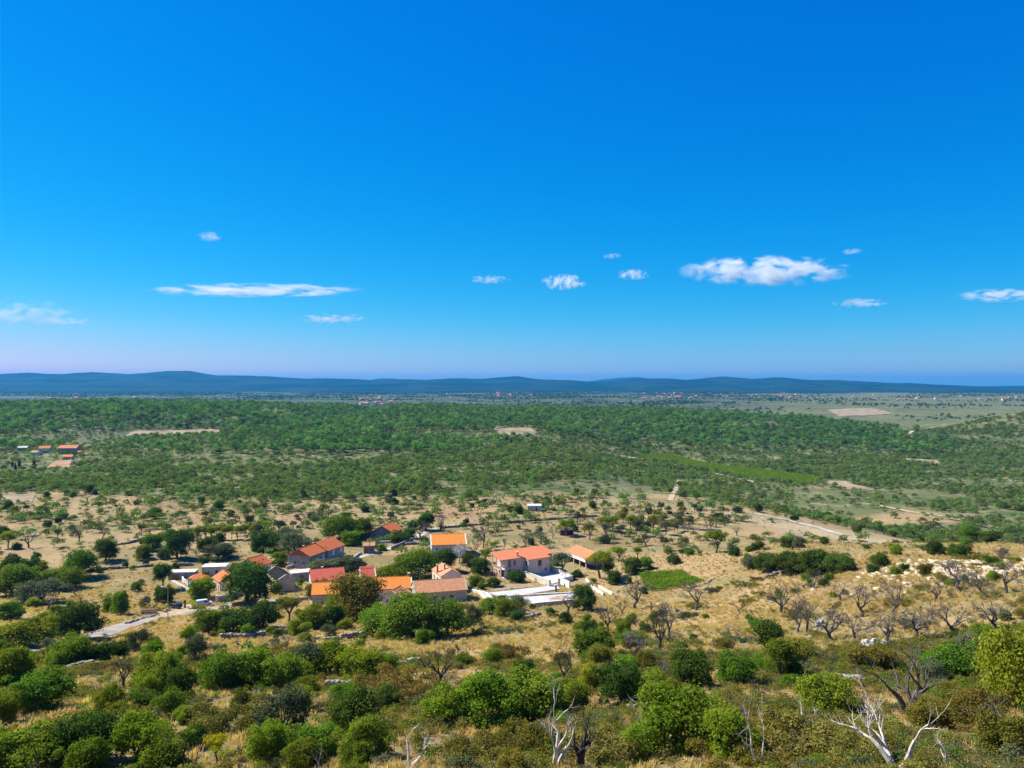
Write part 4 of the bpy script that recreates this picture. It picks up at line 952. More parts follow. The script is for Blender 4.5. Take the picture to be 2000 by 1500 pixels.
def auto(kind, leaf, bark, x, y, w_=None):
    c_ = LEAFWORD[leaf] if kind not in ('bare', 'dead') else LEAFWORD[bark or 'bark_bare']
    d2, lx, ly, nm = min(((x - a_) ** 2 + ((y - b_) * .8) ** 2, a_, b_, t_) for a_, b_, t_ in LAND)
    dx, dy = x - lx, y - ly; dd = math.sqrt(d2) / max(60, y)
    far = 'just' if dd < .05 else 'close' if dd < .1 else 'some way' if dd < .14 else 'well' if dd < .18 else 'far'
    rel = ('left of' if dx < 0 else 'right of') if abs(dx) > abs(dy) * .6 else ('beyond' if dy > 0 else 'in front of')
    sz = '' if w_ is None else ('small ' if w_ < 2.6 else 'broad ' if w_ > 4.2 else '')
    if kind == 'bush' and c_ == 'yellow-green': c_ = 'lime'
    if len(f'{sz}{c_} {WORD[kind]} {far} {rel} {nm}'.split()) > 16: sz = ''
    return f'{sz}{c_} {WORD[kind]} {far} {rel} {nm}', f'{WORD[kind]}s near {nm}'

LK = {'D': 'leaf_dark', 'G': 'leaf_mid', 'B': 'leaf_bright', 'L': 'leaf_lime', 'O': 'leaf_olive', 'A': 'leaf_autumn', 'R': 'leaf_bramble', 'Y': 'leaf_yellow'}
HAND = [
 # kind, leaf, px, py, width px, height px, label
 ('oak','D',152,1249,104,72,'big round dark green tree at the left end of the village road'),
 ('bush','G',45,1264,110,58,'wide green bush at the left edge beside the road'),
 ('airy','O',270,1272,52,52,'grey-green bush behind the bare tree at the left'),
 ('bush','G',305,1358,95,98,'tall green bush right of the bare tree at the left'),
 ('bush','D',352,1368,75,70,'dark bush in the middle of the big green clump'),
 ('bush','B',288,1372,60,62,None), ('bush','G',430,1352,95,80,None), ('bush','G',500,1352,120,92,'widest bush of the green clump on the slope'), ('bush','G',560,1352,100,84,None),
 ('bush','B',640,1322,95,76,'bright bush at the right end of the green clump'), ('bush','B',705,1325,90,64,None), ('bush','G',752,1322,60,52,None), ('airy','O',600,1325,90,80,None), ('airy','O',385,1300,60,70,None), ('young','L',382,1290,36,40,'small yellow-green bush at the top of the green clump'),
 ('bush','G',80,1388,135,80,'wide green bush low at the left edge'), ('bush','L',212,1392,66,58,'yellow-green shrub alone on straw grass at the left'), ('bush','G',140,1302,96,62,None), ('bush','G',22,1345,90,86,None), ('bush','D',190,1300,62,48,None),
 ('bush','G',55,1500,150,92,None), ('bush','D',165,1490,130,105,'large dark bush in the bottom left corner'), ('bush','B',268,1485,120,105,'bright green bush at the bottom left'), ('bush','G',320,1500,110,70,None), ('bush','G',10,1410,60,60,None), ('bush','A',110,1460,90,60,None),
 ('young','Y',422,1492,52,62,'small bright yellow bush at the bottom'), 
 ('airy','O',552,1440,130,108,'large grey-green half-bare bush on the near slope'), ('bush','D',690,1436,112,98,'dark leafy tree on the near slope right of the grey bush'), ('bush','G',722,1480,110,84,None), ('bush','L',530,1486,95,88,'yellow-green bush below the grey half-bare bush'), ('bush','G',620,1480,100,70,None), ('bush','G',590,1500,90,60,None),
 ('bush','B',952,1412,140,104,'big bright green bush in the middle of the near slope'), ('bush','B',872,1416,100,62,None), ('bush','G',1040,1398,150,92,None), ('bush','L',1115,1385,80,66,None), ('thicket','R',440,1424,140,52,'brown bramble thicket above the small yellow bush'), ('thicket','R',980,1296,90,38,None), ('thicket','R',760,1345,110,40,None), ('thicket','R',850,1375,120,45,None), ('thicket','R',400,1330,60,30,None),
 ('bush','D',1211,1378,98,88,'round dark glossy bush in the middle of the near slope'), ('bush','G',1160,1287,88,62,'green bush on straw grass below the terrace'),
 ('bush','L',1322,1456,165,135,'large yellow-green bush at the bottom centre right'), ('bush','L',1420,1476,120,100,None), ('bush','L',1250,1478,90,70,None),
 ('slim','D',1500,1302,58,96,'upright dark green small tree on the right-hand slope'), ('slim','G',1527,1328,60,82,'second upright tree just below the dark one'), ('bush','D',1552,1328,46,38,None),
 ('bush','G',1438,1336,88,62,'olive green bush left of the two upright trees'), ('bush','D',1350,1342,98,84,'dark bush between bare trees on the slope'), ('bush','G',1610,1394,108,88,'leafy bush below the two upright trees'),
 ('thicket','R',1560,1460,210,70,'wide brown thicket at the bottom right'), ('thicket','A',1480,1490,170,60,None), ('thicket','R',1650,1480,150,60,None), ('thicket','R',1200,1490,160,60,None), ('thicket','A',1000,1480,170,60,None), ('thicket','R',900,1490,150,60,None), ('thicket','A',1380,1400,110,46,None),
 ('bush','L',1985,1380,150,175,'tall yellow-green tree at the right edge'), ('bush','L',1935,1300,60,60,None), ('airy','O',1900,1292,90,62,None), ('bush','G',1850,1320,110,66,None), ('bush','A',1900,1420,110,80,None), ('bush','A',1960,1480,120,90,None), ('airy','A',1700,1310,110,60,None), ('airy','A',1560,1290,90,50,None), ('bush','A',1820,1420,100,60,None),
 ('bush','D',1500,1114,60,36,'left end of the dark hedge on the shoulder'), ('bush','D',1545,1120,80,46,'second bush of the dark hedge on the shoulder'), ('bush','D',1592,1120,84,50,'tallest bush of the dark hedge on the shoulder'), ('bush','D',1640,1118,70,40,'right end of the dark hedge on the shoulder'), ('bush','O',1470,1110,44,28,None),
 ('young','B',1398,1080,54,48,'lone bright green tree in the dry field on the right'),
 ('bush','D',1828,1086,42,32,None), ('bush','D',1868,1088,44,30,None), ('bush','D',1720,1106,36,30,None),
 ('young','L',1172,1130,70,56,'yellow-green tree in front of the open farm building'), ('young','L',1207,1097,36,32,'small lime tree right of the open farm building'), ('young','L',1246,1092,26,26,None), ('young','B',1305,1092,20,24,None), ('young','O',1098,1122,46,44,'olive tree between the pink house and the farm building'),
 ('bush','D',1140,1192,58,54,'dark green bush at the end of the lower terrace'), ('bush','D',1236,1120,44,34,None), ('bush','G',1260,1112,40,26,None), ('bush','D',1200,1140,36,28,None),
 ('airy','G',985,1206,70,46,None), ('airy','O',1012,1200,60,40,'grey-green bush in front of the lower terrace'), ('bush','G',955,1200,50,36,None), ('bush','D',1007,1136,40,24,'dark shrub against the pink house'), ('bush','D',964,1146,34,20,None), ('bush','G',930,1144,40,22,None), ('bush','G',1047,1117,18,14,None), ('bush','D',938,1120,50,34,None), ('bush','D',915,1105,36,26,None),
 ('oak','D',482,1182,98,90,'largest dark tree standing in the middle of the village'),
 ('bush','B',394,1168,60,42,'bright green shrub beside the pavilion'), ('slim','D',318,1152,34,58,'dark narrow tree above the parked cars'), ('bush','D',320,1177,46,34,None), ('bush','G',235,1200,40,50,None), ('bush','G',215,1195,34,34,None),
 ('bush','G',405,1232,64,46,'first bush of the row in front of the road'), ('bush','D',458,1234,74,52,'second bush of the row in front of the road'), ('bush','D',510,1228,76,56,'third bush of the row in front of the road'), ('young','A',562,1216,60,54,None), ('bush','G',612,1226,80,46,None), ('bush','L',578,1240,36,34,None), ('young','L',598,1246,28,34,'tiny lime tree on the grass below the barn'), ('bush','D',650,1224,60,44,None),
 ('oak','A',700,1210,112,96,'russet-green tree in front of the orange barn'), ('oak','G',660,1205,60,46,None), ('bush','A',618,1168,44,38,'olive tree against the deep red roof'),
 ('oak','G',806,1248,124,92,'big leafy tree in front of the brown tiled house'), ('oak','G',872,1244,100,72,'leafy tree right of the big one below the brown roof'), ('bush','G',735,1240,84,60,None), ('bush','G',770,1235,50,40,None), ('airy','O',925,1225,44,52,None),
 ('young','G',588,1162,16,34,'thin little tree beside the white gable'), ('bush','G',540,1160,24,24,None),
 ('bush','O',640,1116,70,26,'grey-green shrubs under the long grey house'), ('bush','O',685,1114,54,30,None), ('bush','L',622,1116,44,22,None), ('bush','D',601,1100,30,24,'dark shrub against the brick gable'), ('bush','G',546,1104,42,28,None), ('bush','D',520,1075,60,44,None),
 ('oak','G',664,1056,80,50,'large green tree behind the long grey house'), ('bush','B',685,1064,46,30,None), ('bush','D',706,1048,54,38,None), ('airy','O',575,1080,76,46,'grey-green tree left of the long grey house'), ('airy','O',560,1060,60,36,None),
 ('bush','B',764,1134,76,34,None), ('oak','G',818,1130,96,58,'leafy tree between the white and the tall stone house'), ('oak','D',868,1116,52,46,'dark tree right behind the tall stone house'),
 ('oak','D',346,1092,58,64,'tall dark oak behind the garage'), ('oak','D',206,1096,50,46,None), ('bush','D',405,1075,40,30,None), ('airy','O',425,1092,70,36,None), ('bush','D',440,1088,44,28,None), ('bush','G',300,1075,40,36,None), ('bush','G',280,1092,38,30,None),
 ('oak','G',158,1128,66,56,None), ('bush','G',128,1150,70,44,None), ('airy','O',78,1178,110,54,'silvery bush in the thicket at the left edge'), ('bush','G',28,1160,90,60,None), ('bush','D',20,1128,50,44,None), ('bush','G',100,1150,60,40,None), ('bush','G',20,1210,60,36,None), ('bush','D',60,1120,40,30,None),
 ('bush','D',780,1058,44,22,'dark bush right of the dark grey house'), ('bush','G',800,1052,30,24,None), ('bush','B',745,1075,24,14,'small bright hedge below the dark grey house'),
 ('oak','D',832,1036,36,34,'dark tree beside the upper lane'), ('young','L',948,1100,30,30,'thin yellow-green tree left of the pink house'),
]
for (kd, lf, px_, py_, wp, hp, lab) in HAND:
    g = G(px_, py_); gl, gr = auto(kd, LK[lf], None, g[0], g[1], wp * g[1] / F)
    place(kd, px_, py_, wp, hp, lab or gl, LK[lf], None, None if lab else gr)
BARE = [(241,1344,64,84,'bare dark tree standing in front of the green clump','bark_dark'),(862,1338,84,80,'bare grey tree on the straw slope below the big leafy tree','bark_dark'),
 (1240,1294,76,68,None,None),(1290,1274,56,96,'tall leaning bare tree below the terrace','bark_dark'),(1306,1250,60,78,None,None),(1360,1192,66,58,'silver-grey bare tree beside the small vineyard',None),(1240,1188,60,60,None,None),(1100,1338,66,104,'tall bare dark tree below the green bush','bark_dark'),(1430,1252,40,38,None,None),(1186,1238,50,56,None,None),(1110,1196,56,46,'bare tree in front of the terrace wall','bark_dark'),
 (1527,1198,74,62,None,None),(1560,1236,50,66,None,None),(1576,1232,60,66,None,None),(1622,1249,84,62,None,None),(1670,1252,76,56,None,None),(1730,1257,72,66,None,None),(1682,1205,76,66,None,None),(1746,1200,76,70,None,None),(1790,1248,96,78,None,None),(1860,1240,90,66,None,None),(1920,1168,70,62,None,None),(1870,1152,80,60,None,None),(1966,1158,76,66,None,None),(1590,1150,44,40,None,None),(1640,1172,60,44,None,None),(1830,1175,60,44,None,None),(1945,1235,80,60,None,None),
 (896,1099,44,42,'pale branched bare tree in front of the white house','bark_pale'),(944,1070,42,50,'bare tree right of the white house',None),(926,1086,34,34,None,None),(984,1072,16,22,None,None),(821,1054,44,44,'bare tree beside the upper lane',None),(862,1036,40,34,None,None),(617,1021,32,28,None,None),(591,1029,26,24,None,None),(1027,1067,30,36,None,None),(1057,1063,36,34,None,None),(1080,1051,22,26,None,None),(1262,1066,30,30,None,None),
 (445,1029,26,24,None,None),(148,1165,30,24,None,None),(154,1058,34,36,None,None),(200,1052,24,24,None,None),(55,1070,38,36,None,None),(95,1190,50,46,None,None),(560,1268,44,30,None,None),(475,1270,44,44,None,None),(640,1015,30,24,None,None),(420,1010,26,22,None,None),(170,980,24,22,None,None)]
for (px_, py_, wp, hp, lab, bk) in BARE:
    g = G(px_, py_); gl, gr = auto('bare', None, bk, g[0], g[1], wp * g[1] / F); place('bare', px_, py_, wp, hp, lab or gl, None, bk, None if lab else gr)
DEAD = [(1085,1506,80,190,'tallest pale dead tree at the bottom centre','bark_pale',0),(1132,1500,150,124,'dark dead tree with spreading limbs at the bottom centre','bark_dark',1),(1484,1506,90,160,'pale twisted dead tree at the bottom right of centre','bark_pale',2),(1752,1510,200,190,'large pale forked dead tree at the bottom right','bark_pale',3),(1775,1404,170,160,'big grey dead tree with many limbs on the right','bark_bare',1),(1008,1504,56,84,'short dead tree left of the tallest one','bark_bare',2),(355,1506,70,100,'dark dead tree at the bottom left','bark_dark',4),(372,1508,60,66,'crooked dead stem beside the yellow bush','bark_bare',2),(800,1506,90,96,'dead tree at the bottom with forked pale limbs','bark_pale',4),(625,1506,60,56,'pale dead stick at the bottom','bark_pale',2),(1252,1404,60,66,'white dead twigs beside the round dark bush','bark_pale',0),(1575,1415,90,56,'pale dead branches below the leafy bush','bark_pale',3),(1985,1450,150,120,'grey dead limbs at the right edge','bark_bare',3),(1850,1508,70,70,'small pale dead tree in the bottom right corner','bark_pale',4),(1455,1420,36,60,None,'bark_pale',2),(1700,1410,50,60,None,'bark_pale',0),(500,1366,40,34,None,'bark_pale',4),(1250,1460,40,80,None,'bark_pale',2)]
for (px_, py_, wp, hp, lab, bk, vr) in DEAD:
    g = G(px_, min(py_, 1499)); gl, gr = auto('dead', None, bk, g[0], g[1]); place('dead', px_, min(py_, 1503), wp, hp, lab or gl, None, bk, None if lab else gr, vr)
# orchard rows behind the village
for k, (px_, py_) in enumerate([(386,1056),(400,1055),(412,1056),(424,1054),(440,1055),(452,1053),(464,1055),(478,1052)]):
    place('young', px_, py_, 26 - k, 30, ('first', 'second', 'third', 'fourth', 'fifth', 'sixth', 'seventh', 'eighth')[k] + ' young tree from the left in the row behind the garage', 'leaf_mid' if k < 3 else 'leaf_lime', None, 'row of young trees behind the garage')
for (px_, py_, wp, hp, lf) in [(1107,1047,38,34,'leaf_lime'),(1152,1053,34,32,'leaf_autumn'),(1183,1051,26,32,'leaf_olive'),(1197,1040,34,34,'leaf_lime'),(1214,1047,26,24,'leaf_olive'),(1243,1048,28,36,'leaf_olive'),(1180,1036,32,28,'leaf_autumn'),(1232,1034,30,30,'leaf_lime'),(1300,1044,30,28,'leaf_olive'),(1275,1036,30,30,'leaf_autumn'),(16,1070,40,34,'leaf_lime'),(500,1045,28,24,'leaf_lime'),(520,1042,26,24,'leaf_mid'),(545,1040,28,26,'leaf_olive')]:
    g = G(px_, py_); gl, gr = auto('young', lf, None, g[0], g[1]); place('young', px_, py_, wp, hp, gl, lf, None, gr)

# ---------------------------------------------------------------- scattered single plants
TK = None
def blocked(x, y, extra=0.0):
    for (hx, hy, hl, hw, yw) in FOOT:
        dx, dy = x - hx, y - hy; c_, s_ = math.cos(-yw), math.sin(-yw); u, v = dx * c_ - dy * s_, dx * s_ + dy * c_
        if abs(u) < hl + extra and abs(v) < hw + extra: return True
    return any(bool(inpoly(x, y, p)) for p in KEEP if abs(p[0][0] - x) < 400 and abs(p[0][1] - y) < 400)
VIN = [tuple(G(*p)[:2]) for p in ((1248,1122),(1330,1118),(1372,1138),(1268,1158))]; KEEP.append(VIN)
VIN2 = [tuple(G(*p)[:2]) for p in ((1205,881),(1310,887),(1500,918),(1608,934),(1590,946),(1480,936),(1340,908),(1240,890))]; KEEP.append(VIN2)
def scatter(n, yr, kinds, dens, sz, seed, margin=.72, kmin=.0):
    rg = np.random.default_rng(seed); done = 0; tries = 0
    while done < n and tries < n * 60:
        tries += 1
        y = math.sqrt(rg.uniform(yr[0] ** 2, yr[1] ** 2)); x = rg.uniform(-margin, margin) * y
        if rg.random() > dens(x, y): continue
        kd, lf, bk = kinds[rg.integers(len(kinds))]; w_ = rg.uniform(*sz) * (1.0 if kd != 'thicket' else 1.2)
        if any((x - a) ** 2 + (y - b) ** 2 < (r * .75 + w_ * .25) ** 2 for a, b, r in TAKEN): continue
        if blocked(x, y, w_ * .35): continue
        pw, ph = PROTO[kd][0][2:]; h_ = w_ * ph / pw * rg.uniform(.8, 1.15)
        lab, gr = auto(kd, lf, bk, x, y, w_); plant(kd, (x, y, h1(x, y) - .05), w_, h_, lab, lf, bk, gr); done += 1
patch = lambda s, lo, hi: (lambda x, y: float(sm(lo, hi, fbm(x / 22, y / 22, s, 3))))
GB = [('bush','leaf_mid',None),('bush','leaf_mid',None),('bush','leaf_dark',None),('bush','leaf_bright',None),('airy','leaf_olive',None),('airy','leaf_mid',None),('bush','leaf_lime',None),('bush','leaf_autumn',None)]
scatter(150, (48, 200), GB, lambda x, y: patch(41, .38, .56)(x, y) * (1.0 if x < 10 else .55), (1.8, 4.2), 51)
scatter(120, (48, 225), [('thicket','leaf_bramble',None),('thicket','leaf_bramble',None),('thicket','leaf_autumn',None),('thicket','leaf_olive',None)], lambda x, y: patch(45, .35, .6)(x, y), (2.2, 4.6), 52)
scatter(34, (80, 215), [('bare',None,None),('bare',None,'bark_dark')], lambda x, y: .9 if x > 25 else .12, (2.6, 4.2), 53)
scatter(75, (195, 300), GB + [('oak','leaf_dark',None)], lambda x, y: .9 if (x < -120) else .6 if x < 40 else .25, (2.0, 4.4), 54)
scatter(130, (262, 470), [('bush','leaf_mid',None),('bush','leaf_dark',None),('airy','leaf_olive',None),('bush','leaf_olive',None),('bush','leaf_dark',None)], lambda x, y: patch(61, .45, .62)(x, y) * (1 if x < 60 else .45), (2.6, 6.0), 55)
scatter(60, (300, 470), [('bare',None,None),('bare',None,None),('young','leaf_olive',None)], lambda x, y: .9 if -200 < x < 110 else .2, (3.2, 5.0), 56)
scatter(60, (330, 440), [('young','leaf_olive',None),('young','leaf_autumn',None),('bare',None,None),('bare',None,None)], lambda x, y: 1.0 if (30 < x < 100 and 340 < y < 400) else 0.0, (3.6, 5.0), 57)
scatter(40, (230, 330), [('thicket','leaf_olive',None),('thicket','leaf_bramble',None),('airy','leaf_olive',None)], lambda x, y: 1.0 if x > 45 else 0.1, (2, 4), 58)
scatter(26, (225, 480), [('oak','leaf_dark',None),('bush','leaf_dark',None),('oak','leaf_mid',None)], lambda x, y: 1.0 if x < -150 or (x > 170) else .1, (4.5, 7.5), 59)
ORD = ('leftmost', 'second', 'third', 'fourth', 'fifth', 'sixth', 'seventh')
for lst, ph in (([(24,912,14),(30,918,16),(38,914,18),(66,915,20)], 'in the row by the far farm'), ([(905,868,12),(925,872,12),(940,870,13),(960,866,14),(975,868,12),(990,866,16),(998,869,14)], 'in the clearing before the pine ridge'), ([(1215,918,12),(1225,915,14),(1310,922,15)], 'beside the vineyard track')):
    for k, (px_, py_, hp) in enumerate(lst):
        place('cypress', px_, py_, hp * .35, hp, ORD[k] + (' cypress ' if k == 0 else ' cypress from the left ') + ph, 'leaf_dark', None, 'cypresses ' + ph)

# ---------------------------------------------------------------- uncountable growth
def lowproto(name, kind, seed, mat, n=110, size=.42):
    rg = np.random.default_rng(seed)
    if kind == 'pine': C, Rr = clumps(rg, 5.2, 4.6, 4.0, 11, .42)
    elif kind == 'scrub': C, Rr = clumps(rg, 3.4, 2.4, 1.0, 9, .45)
    V, l_, c_ = leaves(rg, C, Rr, n, size, 1.0, .5)
    o = bpy.data.objects.new(name, np_mesh(name, V, l_, c_, MATS[mat])); return o
def tuft(name, seed, mat, nb=26, hh=.55, wd=.035, sp=.35):
    rg = np.random.default_rng(seed); V = []; n = nb
    for i in range(n):
        b = np.array([rg.normal() * sp * .5, rg.normal() * sp * .5, -.03]); t = np.array([b[0] + rg.normal() * sp * .55, b[1] + rg.normal() * sp * .55, hh * rg.uniform(.6, 1.15)])
        a = rg.uniform(0, 6.28); d = np.array([math.cos(a), math.sin(a), 0]) * wd
        m_ = (b + t) / 2 + np.array([0, 0, hh * .12]); V += [b - d, b + d, m_ + d * .8, m_ - d * .8, m_ - d * .8, m_ + d * .8, t + d * .15, t - d * .15]
    return bpy.data.objects.new(name, np_mesh(name, np.array(V), np.arange(8 * n), np.full(2 * n, 4), MATS[mat]))
def rockproto(name, seed, mat):
    rg = np.random.default_rng(seed); b = np.array([(-1,-1,-1),(1,-1,-1),(1,1,-1),(-1,1,-1),(-1,-1,1),(1,-1,1),(1,1,1),(-1,1,1)], float) * rg.uniform(.45, 1.0, (8, 3)) * np.array([.5, .42, .35])
    return bpy.data.objects.new(name, np_mesh(name, b, [i for f in [(3,2,1,0),(4,5,6,7),(0,1,5,4),(1,2,6,5),(2,3,7,6),(3,0,4,7)] for i in f], np.full(6, 4), MATS[mat]))

def instances(name, label, P3, scl, protos, seed, zs=(.8, 1.2)):
    rg = np.random.default_rng(seed); n = len(P3)
    me = bpy.data.meshes.new(name); me.vertices.add(n); me.vertices.foreach_set('co', np.asarray(P3, np.float32).ravel())
    def attr(nm, typ, dat, key='value'):
        a_ = me.attributes.new(nm, typ, 'POINT'); a_.data.foreach_set(key, np.asarray(dat).ravel())
    sc_ = np.asarray(scl, np.float32)
    attr('siz', 'FLOAT_VECTOR', np.stack([sc_, sc_ * rg.uniform(.85, 1.15, n), sc_ * rg.uniform(*zs, n)], -1).astype(np.float32), 'vector')
    attr('spin', 'FLOAT_VECTOR', np.stack([np.zeros(n), np.zeros(n), rg.uniform(0, 6.28, n)], -1).astype(np.float32), 'vector')
    attr('pick', 'INT', rg.integers(0, len(protos), n).astype(np.int32))
    ng = bpy.data.node_groups.new(name, 'GeometryNodeTree')
    ng.interface.new_socket('Geometry', in_out='INPUT', socket_type='NodeSocketGeometry'); ng.interface.new_socket('Geometry', in_out='OUTPUT', socket_type='NodeSocketGeometry')
    N = ng.nodes; i_ = N.new('NodeGroupInput'); o_ = N.new('NodeGroupOutput'); ip = N.new('GeometryNodeInstanceOnPoints'); ip.inputs['Pick Instance'].default_value = True
    jn = N.new('GeometryNodeJoinGeometry')
    for p in protos:
        oi = N.new('GeometryNodeObjectInfo'); oi.inputs['Object'].default_value = p; gi = N.new('GeometryNodeGeometryToInstance')
        ng.links.new(oi.outputs['Geometry'], gi.inputs[0]); ng.links.new(gi.outputs[0], jn.inputs[0])
    def na(nm, typ):
        a_ = N.new('GeometryNodeInputNamedAttribute'); a_.data_type = typ; a_.inputs['Name'].default_value = nm; return [s for s in a_.outputs if s.enabled and s.name == 'Attribute'][0]
    er = N.new('FunctionNodeEulerToRotation'); ng.links.new(na('spin', 'FLOAT_VECTOR'), er.inputs[0])
    ng.links.new(i_.outputs[0], ip.inputs['Points']); ng.links.new(jn.outputs[0], ip.inputs['Instance']); ng.links.new(na('pick', 'INT'), ip.inputs['Instance Index'])
    ng.links.new(er.outputs[0], ip.inputs['Rotation']); ng.links.new(na('siz', 'FLOAT_VECTOR'), ip.inputs['Scale']); ng.links.new(ip.outputs[0], o_.inputs[0])
    o = link(name, me); md = o.modifiers.new('scatter', 'NODES'); md.node_group = ng
    return tag(o, label, None, None, 'stuff')

def field_points(n, yr, dens, seed, margin=.74):
    rg = np.random.default_rng(seed); y = np.sqrt(rg.uniform(yr[0] ** 2, yr[1] ** 2, n)); x = rg.uniform(-margin, margin, n) * y
    k = rg.random(n) < dens(x, y); x, y = x[k], y[k]
    ok = np.ones(len(x), bool)
    for p in KEEP:
        xs = [a[0] for a in p]; ys = [a[1] for a in p]
        bb = (x > min(xs)) & (x < max(xs)) & (y > min(ys)) & (y < max(ys)) & ok
        if bb.any(): ii = np.where(bb)[0]; ok[ii[inpoly(x[ii], y[ii], p)]] = False
    for (hx, hy, hl, hw, yw) in FOOT:
        dx, dy = x - hx, y - hy; c_, s_ = math.cos(-yw), math.sin(-yw); ok &= ~((np.abs(dx * c_ - dy * s_) < hl + .5) & (np.abs(dx * s_ + dy * c_) < hw + .5))
    x, y = x[ok], y[ok]; return np.stack([x, y, HT(x, y) - .03], -1), rg

SC = [lowproto(f'scrub_clump{i}', 'scrub', 30 + i, 'leaf_scrub_pale' if i == 3 else 'leaf_scrub', 230, .22) for i in range(5)]
PI = [lowproto(f'pine_clump{i}', 'pine', 60 + i, 'leaf_pine_dark' if i in (1, 4) else 'leaf_pine', 210, .38) for i in range(6)]
PF = [lowproto(f'far_clump{i}', 'pine', 80 + i, 'leaf_farwood', 60, .8) for i in range(2)]
TU = [tuft(f'tuft{i}', 90 + i, 'grass_dry') for i in range(3)]
UB = [lowproto(f'heath{i}', 'scrub', 40 + i, k_, 260, .15) for i, k_ in enumerate(('leaf_bramble', 'leaf_bramble', 'leaf_mid', 'leaf_olive', 'leaf_autumn', 'leaf_bramble'))]
RK = [rockproto(f'stone{i}', 20 + i, 'rock_tan') for i in range(3)]; RW = [rockproto(f'paler{i}', 24 + i, 'rock_white') for i in range(3)]

GAPS = []
for px_, py_, sx_, sy_, back in ((340,846,105,100,62),(150,852,150,50,40),(985,846,85,40,28),(870,852,90,45,30),(105,888,105,100,50)):
    g = G(px_, py_); GAPS.append((g[0], g[1] - back, sx_, sy_))
def gapmask(x, y): return sum(np.clip(1.7 * np.exp(-((x - gx_) / sx_) ** 2 - ((y - gy_) / sy_) ** 2), 0, 1) for gx_, gy_, sx_, sy_ in GAPS)
def is_forest(x, y):
    a = sm(-40, 60, y - np.interp(x, [-700, -430, -150, 0, 80, 1000], [700, 640, 650, 830, 985, 1010]) + 80 * (fbm(x / 120, y / 120, 5, 3) - .5) * 2) * (1 - sm(520, 640, x - (y - 900) * .1))
    gap = gapmask(x, y)
    return np.clip(a * (1 - 1.1 * gap), 0, 1)
def d_scrub(x, y):
    g = cover(x, y)[:, 1]; n = fbm(x / 38, y / 38, 71, 4); n2 = fbm(x / 150, y / 70, 77, 3)
    return np.clip(g + .25 * cover(x, y)[:, 0], np.where((x < 110) & (y > 345), .24, .11), 1) * np.clip(.3 + 1.1 * sm(.36, .54, n) , 0, 1) * (1 - .85 * sm(.52, .62, n2) * (1 - sm(470, 580, y - np.clip(x, -40, 160) * 1.4))) * (1 - .5 * sm(.5, .6, fbm(x / 80 + y / 300, y / 16, 83, 3)) * sm(-50, 100, x)) * (1 - .85 * is_forest(x, y)) * (1 - .75 * np.clip(gapmask(x, y), 0, 1))
P3, rg = field_points(120000, (300, 1250), d_scrub, 1); instances('scrubland', 'dense low green scrub covering the plain beyond the fields', P3, rg.uniform(.3, 1.2, len(P3)) ** 1.6 * 1.45, SC, 2)
P3, rg = field_points(70000, (740, 2050), lambda x, y: is_forest(x, y) * (.45 + .55 * sm(.34, .5, fbm(x / 60, y / 60, 91, 3))), 3); instances('pine_forest', 'pine wood covering the low ridge across the plain', P3, rg.uniform(.7, 1.6, len(P3)) * (.72 + .6 * fbm(P3[:, 0] / 75, P3[:, 1] / 75, 97, 3)), PI, 4)
P3, rg = field_points(36000, (1250, 7500), lambda x, y: sm(.48, .60, fbm(x / 330, y / 330, 95, 4)) * (1 - is_forest(x, y) * (y < 2050)) * np.where(x > .35 * y, .6, 1.0), 5); instances('far_woodland', 'hazy patches of woodland on the distant plain', P3, rg.uniform(1.0, 2.2, len(P3)), PF, 6)
P3, rg = field_points(80000, (44, 300), lambda x, y: (.25 + .75 * sm(.35, .6, fbm(x / 7, y / 7, 15, 3))) * (1 - .8 * sm(200, 300, y)), 7); instances('dry_grass', 'straw coloured dry grass over the hillside', P3, rg.uniform(.5, 1.25, len(P3)), TU, 8)
P3, rg = field_points(32000, (44, 470), lambda x, y: sm(.44, .62, fbm(x / 13, y / 13, 19, 3)) * np.where(y < 190, 1.0, .35), 9); instances('undergrowth', 'low brownish heath between the shrubs of the slope', P3, rg.uniform(.12, .5, len(P3)), UB, 10)
P3, rg = field_points(16000, (43, 120), lambda x, y: .06 + .94 * sm(.46, .60, fbm(x / 12, y / 12, 57, 3)), 15); instances('heath', 'olive and brown knee-high growth over the near slope', P3, rg.uniform(.2, .62, len(P3)), UB, 16, (.5, .9))
P3, rg = field_points(60000, (150, 260), lambda x, y: .8 * sum(np.exp(-((x - rb[0]) / 12) ** 2 - ((y - rb[1]) / 8) ** 2) for rb in RUB), 11); instances('rubble', 'heap of pale quarried rubble on the right-hand shoulder', P3, rg.uniform(.3, 1.7, len(P3)) ** 1.6, RK, 12)
P3, rg = field_points(9000, (60, 480), lambda x, y: .10 * sm(.55, .7, fbm(x / 18, y / 18, 27, 3)) + cover(x, y)[:, 0] * .8, 13); instances('loose_stones', 'loose pale stones strewn over the dry ground', P3, rg.uniform(.2, .9, len(P3)), RW, 14)
